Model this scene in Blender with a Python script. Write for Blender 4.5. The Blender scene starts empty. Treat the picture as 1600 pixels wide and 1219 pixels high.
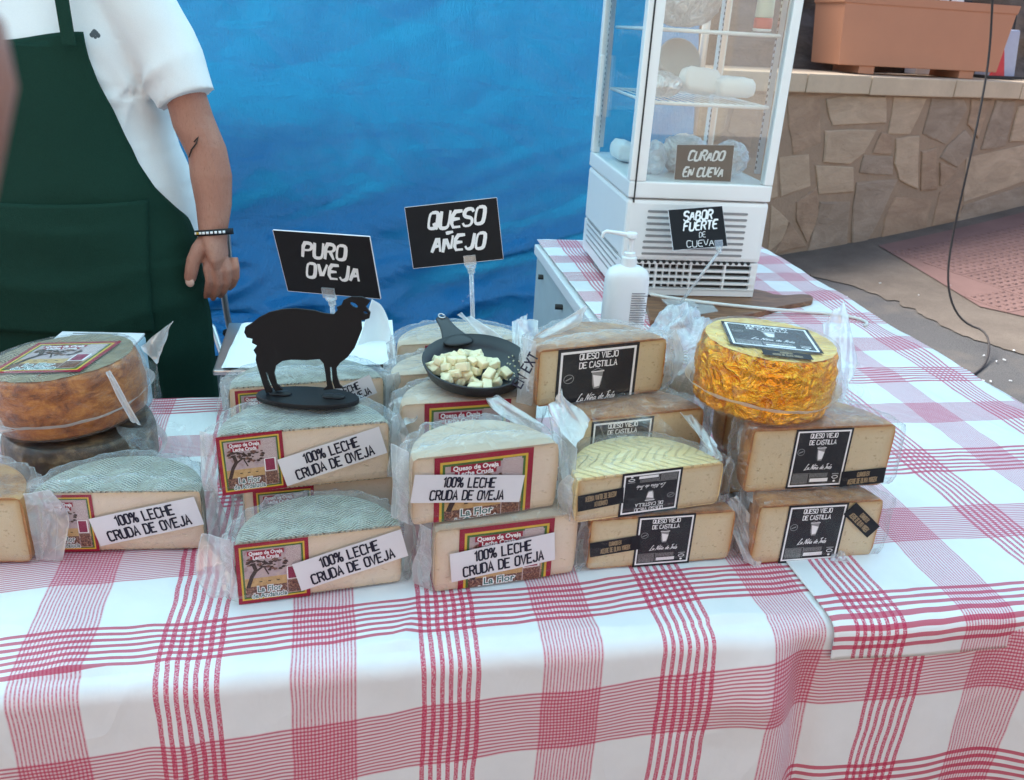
import bpy, bmesh, math, random
from mathutils import Vector, Matrix, noise, geometry
random.seed(7)
R = math.radians
PI = math.pi
scn = bpy.context.scene
# ------------------------------------------------------------ camera, sky, sun, exposure
PITCH, ROLL, FPX, CH = R(23), R(3.3), 1350.0, 1.37
Fv = Vector((0, math.cos(PITCH), -math.sin(PITCH)))
R0 = Vector((1, 0, 0)); U0 = R0.cross(Fv)
Rv = math.cos(ROLL)*R0 + math.sin(ROLL)*U0
Uv = -math.sin(ROLL)*R0 + math.cos(ROLL)*U0
cam = bpy.data.cameras.new('camera'); camo = bpy.data.objects.new('camera', cam)
scn.collection.objects.link(camo)
M3 = Matrix((Rv, Uv, -Fv)).transposed()
camo.matrix_world = Matrix.Translation((0, 0, CH)) @ M3.to_4x4()
cam.sensor_width = 36; cam.sensor_fit = 'HORIZONTAL'; cam.lens = 36*FPX/1600
cam.clip_start = .01; cam.clip_end = 300
cam.dof.use_dof = True; cam.dof.focus_distance = 1.2; cam.dof.aperture_fstop = 16
scn.camera = camo

SUN_EL, SUN_AZ = R(52), R(-48)      # azimuth clockwise from +Y: ahead and to the left, above the awning
world = bpy.data.worlds.new('World'); scn.world = world; world.use_nodes = True
wn = world.node_tree
sky = wn.nodes.new('ShaderNodeTexSky'); sky.sky_type = 'NISHITA'; sky.sun_disc = False
sky.sun_elevation = SUN_EL; sky.sun_rotation = SUN_AZ
sky.air_density = 1.0; sky.dust_density = 3.0; sky.ozone_density = 1.0
bg = wn.nodes['Background']; bg.inputs[1].default_value = .15
wn.links.new(sky.outputs[0], bg.inputs[0])
sd = bpy.data.lights.new('sun', 'SUN'); sd.energy = 3.0; sd.angle = R(38); sd.color = (1, .93, .86)
so = bpy.data.objects.new('sun', sd); scn.collection.objects.link(so)
sdir = Vector((math.sin(SUN_AZ)*math.cos(SUN_EL), math.cos(SUN_AZ)*math.cos(SUN_EL), math.sin(SUN_EL)))
so.rotation_euler = (-sdir).to_track_quat('-Z', 'Y').to_euler()
scn.view_settings.view_transform = 'Standard'; scn.view_settings.look = 'None'
scn.view_settings.exposure = 1.32; scn.view_settings.gamma = 1
scn.render.engine = 'CYCLES'
scn.cycles.transparent_max_bounces = 40
scn.cycles.max_bounces = 8
COL = scn.collection

def ray(px, py): return Rv*((px-800)/FPX) - Uv*((py-609.5)/FPX) + Fv
def P(px, py, z=.74):
    d = ray(px, py); return d*((z-CH)/d.z) + Vector((0, 0, CH))
def Q(px, py, Y):
    d = ray(px, py); return d*(Y/d.y) + Vector((0, 0, CH))

# ------------------------------------------------------------ helpers: objects
def thing(name, label, cat, loc=(0, 0, 0), yaw=0, group=None):
    o = bpy.data.objects.new(name, None); COL.objects.link(o)
    o.location = loc; o.rotation_euler = (0, 0, yaw); o.empty_display_size = .05
    o['label'] = label; o['category'] = cat
    if group: o['group'] = group
    return o
class MB:
    def __init__(s): s.v = []; s.f = []; s.m = []; s.uv = None
    def add(s, vs, fs, mi=0):
        b = len(s.v); s.v += [tuple(v) for v in vs]
        for f in fs: s.f.append(tuple(i+b for i in f)); s.m.append(mi)
    def box(s, c, d, mi=0, rot=None, taper=1.0):
        x, y, z = (q/2 for q in d); vs = []
        for k in (-1, 1):
            t = taper if k == 1 else 1
            for a, b in ((-1, -1), (1, -1), (1, 1), (-1, 1)): vs.append(Vector((a*x*t, b*y*t, k*z)))
        if rot: vs = [rot @ v for v in vs]
        vs = [v+Vector(c) for v in vs]
        s.add(vs, [(3, 2, 1, 0), (4, 5, 6, 7), (0, 1, 5, 4), (1, 2, 6, 5), (2, 3, 7, 6), (3, 0, 4, 7)], mi)
    def bbox(s, lo, hi, mi=0):
        s.box([(a+b)/2 for a, b in zip(lo, hi)], [b-a for a, b in zip(lo, hi)], mi)
    def tube(s, pts, r, n=8, mi=0, cap=True):
        pts = [Vector(p) for p in pts]; m = len(pts)
        rs = r if isinstance(r, (list, tuple)) else [r]*m
        t0 = (pts[1]-pts[0]).normalized(); ref = Vector((0, 0, 1)) if abs(t0.z) < .9 else Vector((1, 0, 0))
        nrm = t0.cross(ref).normalized(); vs = []
        for i, p in enumerate(pts):
            t = (pts[min(i+1, m-1)]-pts[max(i-1, 0)]).normalized()
            nrm = (nrm - t*nrm.dot(t)).normalized(); bn = t.cross(nrm)
            rr = rs[i]; ra, rb = rr if isinstance(rr, tuple) else (rr, rr)
            for k in range(n):
                a = 2*PI*k/n; vs.append(p+nrm*math.cos(a)*ra+bn*math.sin(a)*rb)
        fs = [(i*n+k, i*n+(k+1) % n, (i+1)*n+(k+1) % n, (i+1)*n+k) for i in range(m-1) for k in range(n)]
        if cap: fs += [tuple(range(n))[::-1], tuple((m-1)*n+k for k in range(n))]
        s.add(vs, fs, mi)
    def lathe(s, prof, c=(0, 0, 0), n=48, mi=0, sx=1, sy=1, jit=None):
        vs = []
        for r, z in prof:
            for k in range(n):
                a = 2*PI*k/n; v = Vector((r*math.cos(a)*sx, r*math.sin(a)*sy, z))
                if jit: v = jit(v)
                vs.append(v+Vector(c))
        m = len(prof)
        fs = [(i*n+k, i*n+(k+1) % n, (i+1)*n+(k+1) % n, (i+1)*n+k) for i in range(m-1) for k in range(n)]
        fs += [tuple(range(n))[::-1], tuple((m-1)*n+k for k in range(n))]
        s.add(vs, fs, mi)
    def sphere(s, c, r, n=10, m=7, mi=0):
        r = r if isinstance(r, (tuple, list)) else (r, r, r)
        pr = [(math.sin(PI*i/m), -math.cos(PI*i/m)) for i in range(m+1)]
        pr[0] = (.02, -1); pr[-1] = (.02, 1)
        vs = []
        for a, z in pr:
            for k in range(n): vs.append((c[0]+a*math.cos(2*PI*k/n)*r[0], c[1]+a*math.sin(2*PI*k/n)*r[1], c[2]+z*r[2]))
        fs = [(i*n+k, i*n+(k+1) % n, (i+1)*n+(k+1) % n, (i+1)*n+k) for i in range(m) for k in range(n)]
        fs += [tuple(range(n))[::-1], tuple(m*n+k for k in range(n))]
        s.add(vs, fs, mi)
    def prism(s, loops, T, th, mi=0):
        """loops: outline + holes in 2D; T(x,y,d) -> 3D; d in 0..th"""
        loops = [[Vector((x, y, 0)) for x, y in l] for l in loops]
        tri = geometry.tessellate_polygon(loops); flat = [p for l in loops for p in l]; n = len(flat)
        vs = [T(p.x, p.y, 0) for p in flat]+[T(p.x, p.y, th) for p in flat]
        fs = [tuple(t) for t in tri]+[tuple(i+n for i in t[::-1]) for t in tri]
        b = 0
        for l in loops:
            k = len(l)
            for i in range(k): fs.append((b+i, b+(i+1) % k, b+(i+1) % k+n, b+i+n))
            b += k
        s.add(vs, fs, mi)
    def grid(s, fn, nu, nv, mi=0, uvf=None):
        b = len(s.v)
        for j in range(nv+1):
            for i in range(nu+1): s.v.append(tuple(fn(i/nu, j/nv)))
        for j in range(nv):
            for i in range(nu):
                s.f.append((b+j*(nu+1)+i, b+j*(nu+1)+i+1, b+(j+1)*(nu+1)+i+1, b+(j+1)*(nu+1)+i)); s.m.append(mi)
        if uvf:
            if s.uv is None: s.uv = {}
            for j in range(nv+1):
                for i in range(nu+1): s.uv[b+j*(nu+1)+i] = uvf(i/nu, j/nv)
    def build(s, name, mats, parent=None, smooth=False, bevel=0, label=None, cat=None, kind=None, fix=True, group=None, auto=None):
        me = bpy.data.meshes.new(name); me.from_pydata(s.v, [], s.f)
        if not isinstance(mats, (list, tuple)): mats = [mats]
        for m in mats: me.materials.append(m)
        for p, mi in zip(me.polygons, s.m): p.material_index = mi; p.use_smooth = smooth
        if s.uv:
            ul = me.uv_layers.new(name='UVMap')
            for l in me.loops: ul.data[l.index].uv = s.uv.get(l.vertex_index, (0, 0))
        if fix:
            bm = bmesh.new(); bm.from_mesh(me); bmesh.ops.recalc_face_normals(bm, faces=bm.faces)
            if bevel: bmesh.ops.bevel(bm, geom=[e for e in bm.edges if e.calc_face_angle(0) > .5], offset=bevel, segments=2, affect='EDGES', profile=.6)
            bm.to_mesh(me); bm.free()
        if auto: me.set_sharp_from_angle(angle=R(auto))
        me.update()
        return link(name, me, parent, label, cat, kind, group)
def link(name, me, parent=None, label=None, cat=None, kind=None, group=None):
    o = bpy.data.objects.new(name, me); COL.objects.link(o)
    if parent: o.parent = parent
    for k, v in (('label', label), ('category', cat), ('kind', kind), ('group', group)):
        if v: o[k] = v
    return o
def nz(x, y, z=0, s=1): return noise.noise(Vector((x*s, y*s, z*s)))
def chaikin(p, n=2, closed=False):
    for _ in range(n):
        q = []; m = len(p)
        rng = range(m if closed else m-1)
        if not closed: q.append(p[0])
        for i in rng:
            a, b = Vector(p[i]), Vector(p[(i+1) % m]); q += [tuple(a*.75+b*.25), tuple(a*.25+b*.75)]
        if not closed: q.append(p[-1])
        p = q
    return p

# ------------------------------------------------------------ helpers: materials
class NT:
    def __init__(s, name):
        s.m = bpy.data.materials.new(name); s.m.use_nodes = True; s.t = s.m.node_tree
        s.b = s.t.nodes['Principled BSDF']; s.out = s.t.nodes['Material Output']
    def n(s, ty, **k):
        nd = s.t.nodes.new(ty)
        for a, v in k.items(): setattr(nd, a, v)
        return nd
    def l(s, a, b): s.t.links.new(a, b)
    def put(s, inp, v):
        if isinstance(v, bpy.types.NodeSocket): s.l(v, inp)
        else: inp.default_value = v
    def ma(s, op, a, b=0, c=0):
        nd = s.n('ShaderNodeMath', operation=op); s.put(nd.inputs[0], a); s.put(nd.inputs[1], b); s.put(nd.inputs[2], c)
        return nd.outputs[0]
    def coord(s, kind='Object', scale=(1, 1, 1), rot=(0, 0, 0)):
        tc = s.n('ShaderNodeTexCoord'); mp = s.n('ShaderNodeMapping'); mp.inputs['Scale'].default_value = scale
        mp.inputs['Rotation'].default_value = rot
        s.l(tc.outputs[kind], mp.inputs[0]); return mp.outputs[0]
    def noise(s, scale, detail=4, rough=.6, vec=None, dist=0):
        nd = s.n('ShaderNodeTexNoise'); nd.inputs['Scale'].default_value = scale
        nd.inputs['Detail'].default_value = detail; nd.inputs['Roughness'].default_value = rough
        nd.inputs['Distortion'].default_value = dist
        s.l(vec if vec is not None else s.coord(), nd.inputs['Vector']); return nd.outputs[0]
    def ramp(s, fac, stops):
        r = s.n('ShaderNodeValToRGB'); e = r.color_ramp.elements
        while len(e) < len(stops): e.new(.5)
        for i, (p, c) in enumerate(stops):
            e[i].position = p; e[i].color = (*c, 1) if len(c) == 3 else c
        s.l(fac, r.inputs[0]); return r.outputs[0]
    def mix(s, f, a, b, mode='MIX'):
        nd = s.n('ShaderNodeMix', data_type='RGBA', blend_type=mode)
        s.put(nd.inputs[0], f); 
        for i, v in ((6, a), (7, b)):
            s.put(nd.inputs[i], (*v, 1) if isinstance(v, tuple) and len(v) == 3 else v)
        return nd.outputs[2]
    def bump(s, h, st=.3, d=.01, normal=None):
        nd = s.n('ShaderNodeBump'); nd.inputs['Strength'].default_value = st; nd.inputs['Distance'].default_value = d
        s.l(h, nd.inputs['Height'])
        if normal is not None: s.l(normal, nd.inputs['Normal'])
        s.l(nd.outputs[0], s.b.inputs['Normal']); return nd.outputs[0]
    def base(s, c, rough=.6, spec=.5, metal=0):
        if isinstance(c, tuple): s.b.inputs['Base Color'].default_value = (*c, 1)
        else: s.l(c, s.b.inputs['Base Color'])
        s.put(s.b.inputs['Roughness'], rough); s.b.inputs['Specular IOR Level'].default_value = spec
        s.b.inputs['Metallic'].default_value = metal; return s
def simple(name, c, rough=.5, spec=.5, metal=0, var=.12, scale=25, bump=.1, bscale=120, bd=.001):
    t = NT(name); nn = t.noise(scale, 5, .65)
    f = t.ma('MULTIPLY_ADD', nn, 2*var, 1-var)
    nd = t.n('ShaderNodeVectorMath', operation='SCALE'); nd.inputs[0].default_value = c; t.l(f, nd.inputs['Scale'])
    t.base(nd.outputs[0], rough, spec, metal)
    if bump: t.bump(t.noise(bscale, 4, .6), bump, bd)
    return t.m

MAT = {}
MAT['black'] = simple('black_metal', (.010, .010, .012), .45, .25, var=.25)
MAT['pan'] = simple('pan_coating', (.022, .027, .034), .42, .5, var=.2, bump=.05)
MAT['white_plastic'] = simple('white_plastic', (.78, .79, .80), .32, .5, var=.03, bump=.03)
MAT['fridge'] = simple('fridge_enamel', (.80, .81, .82), .25, .5, var=.03, scale=6, bump=.02, bscale=20)
MAT['dark'] = simple('dark_recess', (.02, .02, .022), .7)
MAT['steel'] = simple('steel', (.55, .56, .58), .3, .5, .9, var=.1)
MAT['chalk'] = simple('chalkboard_black', (.013, .013, .016), .65, .2, var=.35, scale=18, bump=.08)
MAT['ink_white'] = simple('white_paint_marker', (.82, .82, .84), .5, .3, var=.06, bump=0)
MAT['ink_black'] = simple('print_black', (.012, .013, .03), .5, .3, var=.1, bump=0)
MAT['paper'] = simple('sticker_paper', (.70, .70, .74), .45, .3, var=.03, bump=.03)
MAT['white_paper'] = simple('white_paper', (.80, .83, .84), .55, .3, var=.03, bump=.15, bscale=14, bd=.004)
MAT['lab_red'] = simple('label_red', (.30, .010, .035), .35, .4, var=.1, bump=0)
MAT['lab_yellow'] = simple('label_yellow', (.65, .42, .05), .35, .4, var=.1, bump=0)
MAT['lab_green'] = simple('label_green', (.06, .14, .03), .35, .4, var=.1, bump=0)
MAT['lab_teal'] = simple('label_teal', (.02, .13, .12), .35, .4, var=.1, bump=0)
MAT['lab_plum'] = simple('label_plum', (.26, .02, .07), .35, .4, var=.2, bump=0)
MAT['lab_tree'] = simple('label_tree', (.045, .022, .018), .4, .4, var=.4, scale=400, bump=0)
MAT['lab_black'] = simple('label_black', (.012, .013, .018), .5, .25, var=.2, bump=0)
MAT['lab_grey'] = simple('label_grey', (.25, .25, .26), .4, .4, var=.2, bump=0)
MAT['gold_ink'] = simple('gold_ink', (.30, .22, .13), .4, .4, var=.2, bump=0)
t = NT('label_sky'); t.base(t.ramp(t.noise(90, 5, .7), [(.3, (.55, .42, .38)), (.55, (.42, .33, .36)), (.75, (.25, .13, .10))]), .4); MAT['lab_sky'] = t.m
t = NT('label_field'); t.base(t.ramp(t.noise(220, 4, .7), [(.3, (.42, .25, .09)), (.6, (.58, .38, .17)), (.8, (.30, .16, .07))]), .4); MAT['lab_field'] = t.m
t = NT('label_bush'); t.base(t.ramp(t.noise(420, 3, .8), [(.38, (.05, .02, .02)), (.55, (.22, .09, .06)), (.7, (.52, .36, .24))]), .4); MAT['lab_bush'] = t.m
t = NT('label_smallprint'); cc = t.coord('Object', (60, 60, 900)); t.base(t.ramp(t.noise(9, 2, .5, cc), [(.45, (.03, .03, .035)), (.62, (.28, .28, .28))]), .4); MAT['lab_small'] = t.m
t = NT('label_smallprint_light'); cc = t.coord('Object', (900, 60, 90)); t.base(t.ramp(t.noise(9, 2, .5, cc), [(.42, (.35, .22, .22)), (.6, (.66, .60, .60))]), .4); MAT['lab_small2'] = t.m
MAT['bolt'] = simple('bolt_black', (.02, .02, .02), .5)

# cut cheese paste
def paste(name, a, b, sp, rim):
    t = NT(name); n1 = t.noise(18, 5, .6); n2 = t.noise(160, 4, .7)
    uv = t.n('ShaderNodeTexCoord'); sx = t.n('ShaderNodeSeparateXYZ'); t.l(uv.outputs['UV'], sx.inputs[0])
    du = t.ma('SUBTRACT', .097, t.ma('ABSOLUTE', sx.outputs[0])); dv = t.ma('SUBTRACT', .041, t.ma('ABSOLUTE', sx.outputs[1]))
    d = t.ma('ADD', t.ma('MINIMUM', du, dv), t.ma('MULTIPLY', t.ma('SUBTRACT', n1, .5), .008))
    c = t.mix(n1, a, b); c = t.mix(t.ramp(n2, [(.28, (1, 1, 1)), (.42, (0, 0, 0))]), c, sp)
    c = t.mix(t.ramp(d, [(.0, (.85, .85, .85)), (.003, (.4, .4, .4)), (.012, (0, 0, 0))]), c, rim)
    vo = t.n('ShaderNodeTexVoronoi'); vo.inputs['Scale'].default_value = 75; t.l(t.coord('Object', (1, 1, 1.8)), vo.inputs['Vector'])
    gate = t.ramp(t.noise(30, 2, .5), [(.5, (0, 0, 0)), (.58, (1, 1, 1))])
    hole = t.ma('MULTIPLY', t.ramp(vo.outputs[0], [(.12, (1, 1, 1)), (.2, (0, 0, 0))]), gate)
    c = t.mix(t.ma('MULTIPLY', hole, .5), c, sp)
    t.base(c, .36, .45); t.b.inputs['Subsurface Weight'].default_value = .15
    t.b.inputs['Subsurface Radius'].default_value = (.01, .006, .003); t.b.inputs['Subsurface Scale'].default_value = .5
    t.bump(t.ma('SUBTRACT', t.ma('ADD', t.noise(60, 5, .65), t.ma('MULTIPLY', t.noise(12, 3, .5), 1.5)), t.ma('MULTIPLY', hole, 1.2)), .45, .002); return t.m
MAT['paste_oveja'] = paste('sheep_cheese_paste', (.74, .63, .51), (.66, .54, .42), (.60, .47, .33), (.58, .42, .26))
MAT['paste_castilla'] = paste('aged_cheese_paste', (.64, .54, .36), (.54, .44, .28), (.36, .26, .15), (.50, .30, .12))
# rinds
t = NT('basket_rind')      # esparto pressed rind: herringbone ridges
cc = t.coord('Object'); sx = t.n('ShaderNodeSeparateXYZ'); t.l(cc, sx.inputs[0])
zig = t.ma('PINGPONG', t.ma('MULTIPLY', sx.outputs[0], 1), .022)
wv = t.ma('SINE', t.ma('MULTIPLY', t.ma('ADD', t.ma('ADD', sx.outputs[1], t.ma('MULTIPLY', zig, .8)), t.ma('MULTIPLY', t.noise(35, 3, .5), .011)), 1350))
wm = t.ma('MULTIPLY', t.ramp(wv, [(.42, (0, 0, 0)), (.75, (1, 1, 1))]), t.ramp(t.noise(55, 3, .6), [(.36, (.1, .1, .1)), (.56, (1, 1, 1))]))
c = t.mix(wm, (.52, .53, .46), (.09, .09, .07))
c = t.mix(t.ramp(t.noise(30, 4), [(.35, (0, 0, 0)), (.7, (.45, .45, .45))]), c, (.40, .36, .26))
t.base(c, .6, .3); t.bump(wv, .8, .0018); MAT['rind_basket'] = t.m
t = NT('brown_basket_rind')      # esparto pressed rind: herringbone ridges
cc = t.coord('Object'); sx = t.n('ShaderNodeSeparateXYZ'); t.l(cc, sx.inputs[0])
zig = t.ma('PINGPONG', t.ma('MULTIPLY', sx.outputs[0], 1), .022)
wv = t.ma('SINE', t.ma('MULTIPLY', t.ma('ADD', t.ma('ADD', sx.outputs[1], t.ma('MULTIPLY', zig, .8)), t.ma('MULTIPLY', t.noise(35, 3, .5), .011)), 1350))
wm = t.ma('MULTIPLY', t.ramp(wv, [(.42, (0, 0, 0)), (.75, (1, 1, 1))]), t.ramp(t.noise(55, 3, .6), [(.36, (.1, .1, .1)), (.56, (1, 1, 1))]))
c = t.mix(wm, (.40, .33, .21), (.07, .05, .035))
c = t.mix(t.ramp(t.noise(30, 4), [(.35, (0, 0, 0)), (.7, (.45, .45, .45))]), c, (.30, .22, .13))
t.base(c, .6, .3); t.bump(wv, .8, .0018); MAT['rind_basket_brown'] = t.m
t = NT('brown_rind')
c = t.ramp(t.noise(38, 8, .75, t.coord('Object', (1, 1, 1.6)), .6), [(.32, (.09, .024, .008)), (.44, (.27, .08, .018)), (.55, (.43, .15, .03)), (.72, (.60, .27, .07))])
t.base(c, .35, .5); t.bump(t.noise(45, 6, .7, t.coord('Object', (1, 1, 3))), .8, .004); MAT['rind_brown'] = t.m
t = NT('dark_rind')
c = t.ramp(t.noise(30, 6, .6), [(.3, (.015, .01, .007)), (.5, (.08, .045, .022)), (.68, (.30, .18, .08))])
t.base(c, .4, .5); t.bump(t.noise(40, 6, .7), .6, .004); MAT['rind_dark'] = t.m
t = NT('orange_rind')
c = t.ramp(t.noise(35, 6, .65, t.coord('Object', (1, 1, .6))), [(.28, (.17, .055, .018)), (.5, (.42, .17, .05)), (.75, (.60, .32, .11))])
t.base(c, .35, .5); t.bump(t.noise(55, 6, .7), .8, .003); MAT['rind_orange'] = t.m
MAT['rind_pale'] = simple('pale_rind', (.55, .41, .29), .5, .4, var=.15, scale=22, bump=.5, bscale=50, bd=.002)
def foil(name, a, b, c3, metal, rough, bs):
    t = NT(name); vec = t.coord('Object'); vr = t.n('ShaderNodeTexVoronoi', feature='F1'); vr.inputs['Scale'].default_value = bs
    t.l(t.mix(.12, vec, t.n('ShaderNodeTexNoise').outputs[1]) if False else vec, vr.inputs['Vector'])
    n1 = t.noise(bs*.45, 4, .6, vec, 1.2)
    n0 = t.noise(bs*.15, 3, .5, vec); crease_glint = t.ramp(t.ma('ABSOLUTE', t.ma('SUBTRACT', n1, .5)), [(0, tuple(min(1, q*1.2+.03) for q in c3)), (.05, b), (.25, tuple(q*.8 for q in a))]); t.base(t.mix(.45, t.ramp(n0, [(.3, a), (.5, b), (.7, c3)]), crease_glint), rough, .5, metal)  # pale crease glints and darker foil reflections are painted into the colour
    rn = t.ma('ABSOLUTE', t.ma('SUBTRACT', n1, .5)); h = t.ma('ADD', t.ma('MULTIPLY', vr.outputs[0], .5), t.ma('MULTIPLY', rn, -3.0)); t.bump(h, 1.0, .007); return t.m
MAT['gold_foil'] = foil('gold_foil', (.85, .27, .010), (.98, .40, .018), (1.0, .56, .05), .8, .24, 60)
MAT['gold_top'] = foil('gold_top', (.72, .38, .06), (.86, .52, .13), (.92, .66, .24), .35, .38, 30)
MAT['tin_foil'] = foil('tin_foil', (.45, .46, .48), (.62, .63, .65), (.75, .75, .76), .7, .32, 50)
t = NT('pale_net_rind')
cc = t.coord('Object'); sx = t.n('ShaderNodeSeparateXYZ'); t.l(cc, sx.inputs[0])
wv = t.ma('SINE', t.ma('MULTIPLY', t.ma('ADD', t.ma('ADD', sx.outputs[0], t.ma('MULTIPLY', t.ma('PINGPONG', sx.outputs[1], .028), .9)), t.ma('MULTIPLY', t.noise(30), .016)), 430))
rdg = t.ma('POWER', t.ma('MULTIPLY_ADD', wv, .5, .5), 9)
t.base(t.mix(t.noise(30), (.78, .57, .24), (.86, .70, .38)), .42, .4); t.bump(rdg, .8, -.003); MAT['rind_net'] = t.m
# clear film
def film(name, lo, hi, tint=(.92, .94, .96), sc=13):
    t = NT(name); tr = t.n('ShaderNodeBsdfTransparent'); tr.inputs[0].default_value = (.985, .985, .985, 1)
    gl = t.n('ShaderNodeBsdfGlossy'); gl.inputs['Roughness'].default_value = .14
    df = t.n('ShaderNodeBsdfDiffuse'); df.inputs[0].default_value = (*tint, 1)
    tl = t.n('ShaderNodeBsdfTranslucent'); tl.inputs[0].default_value = (*tint, 1)
    bp = t.n('ShaderNodeBump'); bp.inputs['Strength'].default_value = .8; bp.inputs['Distance'].default_value = .012
    n1 = t.noise(sc, 3, .5, None, 1.0); t.l(n1, bp.inputs['Height'])
    for g in (gl, df, tl): t.l(bp.outputs[0], g.inputs['Normal'])
    m0 = t.n('ShaderNodeMixShader'); m0.inputs[0].default_value = .45; t.l(df.outputs[0], m0.inputs[1]); t.l(tl.outputs[0], m0.inputs[2])
    m1 = t.n('ShaderNodeMixShader'); m1.inputs[0].default_value = .40; t.l(m0.outputs[0], m1.inputs[1]); t.l(gl.outputs[0], m1.inputs[2])
    lw = t.n('ShaderNodeLayerWeight'); lw.inputs[0].default_value = .5; t.l(bp.outputs[0], lw.inputs['Normal'])
    rg = t.ramp(t.noise(sc*1.6, 2, .5, None, 1.5), [(.47, (0, 0, 0)), (.5, (1, 1, 1)), (.53, (0, 0, 0))])  # thin whiter lines: crease highlights painted in as denser film
    f = t.ma('MULTIPLY_ADD', t.ma('POWER', lw.outputs['Facing'], 2.0), (hi-lo), lo); f = t.ma('ADD', f, t.ma('MULTIPLY', rg, (hi-lo)*.35)); f = t.ma('MINIMUM', f, .92)
    m2 = t.n('ShaderNodeMixShader'); t.l(f, m2.inputs[0]); t.l(tr.outputs[0], m2.inputs[1]); t.l(m1.outputs[0], m2.inputs[2])
    t.l(m2.outputs[0], t.out.inputs[0]); return t.m
MAT['film_edge'] = film('film_seam_glint', .55, .85)  # pale edge lines: bag seams, and fold highlights painted in
MAT['film'] = film('vacuum_film', .06, .50)
MAT['film_flap'] = film('bag_flap_film', .46, .76)
MAT['film_flap2'] = film('thick_bag_film', .58, .85)
MAT['film_wheel'] = film('wheel_film', .03, .30)
MAT['film_front'] = film('tight_film', .03, .14)
MAT['acrylic'] = film('clear_acrylic', .34, .85, (.9, .94, .97), 5)
def glass(name, base):
    t = NT(name); tr = t.n('ShaderNodeBsdfTransparent'); tr.inputs[0].default_value = (.97, .99, .985, 1)
    gl = t.n('ShaderNodeBsdfGlossy'); gl.inputs['Roughness'].default_value = .02
    lw = t.n('ShaderNodeLayerWeight'); lw.inputs[0].default_value = .5
    f = t.ma('MULTIPLY_ADD', t.ma('POWER', lw.outputs['Facing'], 5.0), .4, base); m = t.n('ShaderNodeMixShader'); t.l(f, m.inputs[0]); t.l(tr.outputs[0], m.inputs[1]); t.l(gl.outputs[0], m.inputs[2])
    t.l(m.outputs[0], t.out.inputs[0]); return t.m
MAT['glass_side'] = glass('fridge_side_glass', .03)
MAT['glass'] = glass('fridge_glass', .13)
# tarp
t = NT('blue_tarp')
cc = t.coord('Object', (1, 1, 1)); 
n1 = t.noise(1.4, 5, .6, cc, .8); cr = t.noise(26, 5, .75, t.coord('Object', (3.2, .4, 1)), .5)
weave = t.noise(30, 3, .7, t.coord('Object', (9, 1, 1)))
c = t.mix(t.ma('MULTIPLY_ADD', cr, .5, .1), (.003, .12, .38), (.025, .26, .55))
t.base(c, .36, .5); t.b.inputs['Coat Weight'].default_value = .15
h = t.ma('ADD', t.ma('MULTIPLY', cr, .35), t.ma('ADD', t.ma('MULTIPLY', weave, .35), t.ma('MULTIPLY', t.noise(3.2, 4, .5, t.coord('Object', (1, 1, 3.2), (0, .55, 0)), .6), 1.2)))
bpn = t.bump(h, 1.0, .022)
tl = t.n('ShaderNodeBsdfTranslucent'); tl.inputs[0].default_value = (.03, .34, .62, 1)
ms = t.n('ShaderNodeMixShader'); t.l(bpn, tl.inputs['Normal']); ms.inputs[0].default_value = .30; t.l(t.b.outputs[0], ms.inputs[1]); t.l(tl.outputs[0], ms.inputs[2]); t.l(ms.outputs[0], t.out.inputs[0])
MAT['tarp'] = t.m
t = NT('awning_tarp'); t.base((.02, .25, .45), .5, .4); tl = t.n('ShaderNodeBsdfTranslucent'); tl.inputs[0].default_value = (.48, .82, .90, 1)
ms = t.n('ShaderNodeMixShader'); ms.inputs[0].default_value = .75; t.l(t.b.outputs[0], ms.inputs[1]); t.l(tl.outputs[0], ms.inputs[2]); t.l(ms.outputs[0], t.out.inputs[0]); MAT['awning'] = t.m
# ground, concrete, tiles
t = NT('asphalt'); a = t.noise(260, 3, .7); b2 = t.noise(1.6, 5, .65)
c = t.mix(t.ramp(a, [(.35, (0, 0, 0)), (.7, (1, 1, 1))]), (.06, .06, .063), (.16, .157, .155))
c = t.mix(t.ramp(b2, [(.5, (0, 0, 0)), (.72, (.6, .6, .6))]), c, (.20, .17, .14))
t.base(c, .9, .2); t.bump(a, .7, .006); MAT['asphalt'] = t.m
t = NT('dusty_concrete'); b2 = t.noise(3.0, 6, .7); a = t.noise(120, 4, .7)
c = t.mix(t.ramp(b2, [(.3, (0, 0, 0)), (.7, (1, 1, 1))]), (.12, .10, .083), (.19, .16, .132)); c = t.mix(t.ramp(a, [(.3, (.5, .5, .5)), (.5, (0, 0, 0))]), c, (.08, .065, .052))
t.base(c, .9, .2); t.bump(a, .5, .005); MAT['concrete'] = t.m
MAT['tile'] = simple('red_paving', (.20, .122, .108), .85, .2, var=.35, scale=3, bump=.4, bscale=90, bd=.003)
MAT['mortar'] = simple('mortar', (.37, .27, .19), .9, .2, var=.25, scale=8, bump=.6, bscale=60, bd=.01)
MAT['coping'] = simple('coping_stone', (.60, .48, .34), .85, .2, var=.22, scale=5, bump=.4, bscale=40, bd=.006)
def stone(name, a, b):
    t = NT(name); n1 = t.noise(3.5, 6, .65, t.coord('Object', (1, 1, 2.2), (0, .4, 0)), 1.2)
    t.base(t.mix(t.ramp(n1, [(.3, (0, 0, 0)), (.7, (1, 1, 1))]), a, b), .85, .25); t.bump(t.noise(16, 7, .7, t.coord('Object', (1, 1, 2), (0, .4, 0)), .8), .7, .015); return t.m
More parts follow.
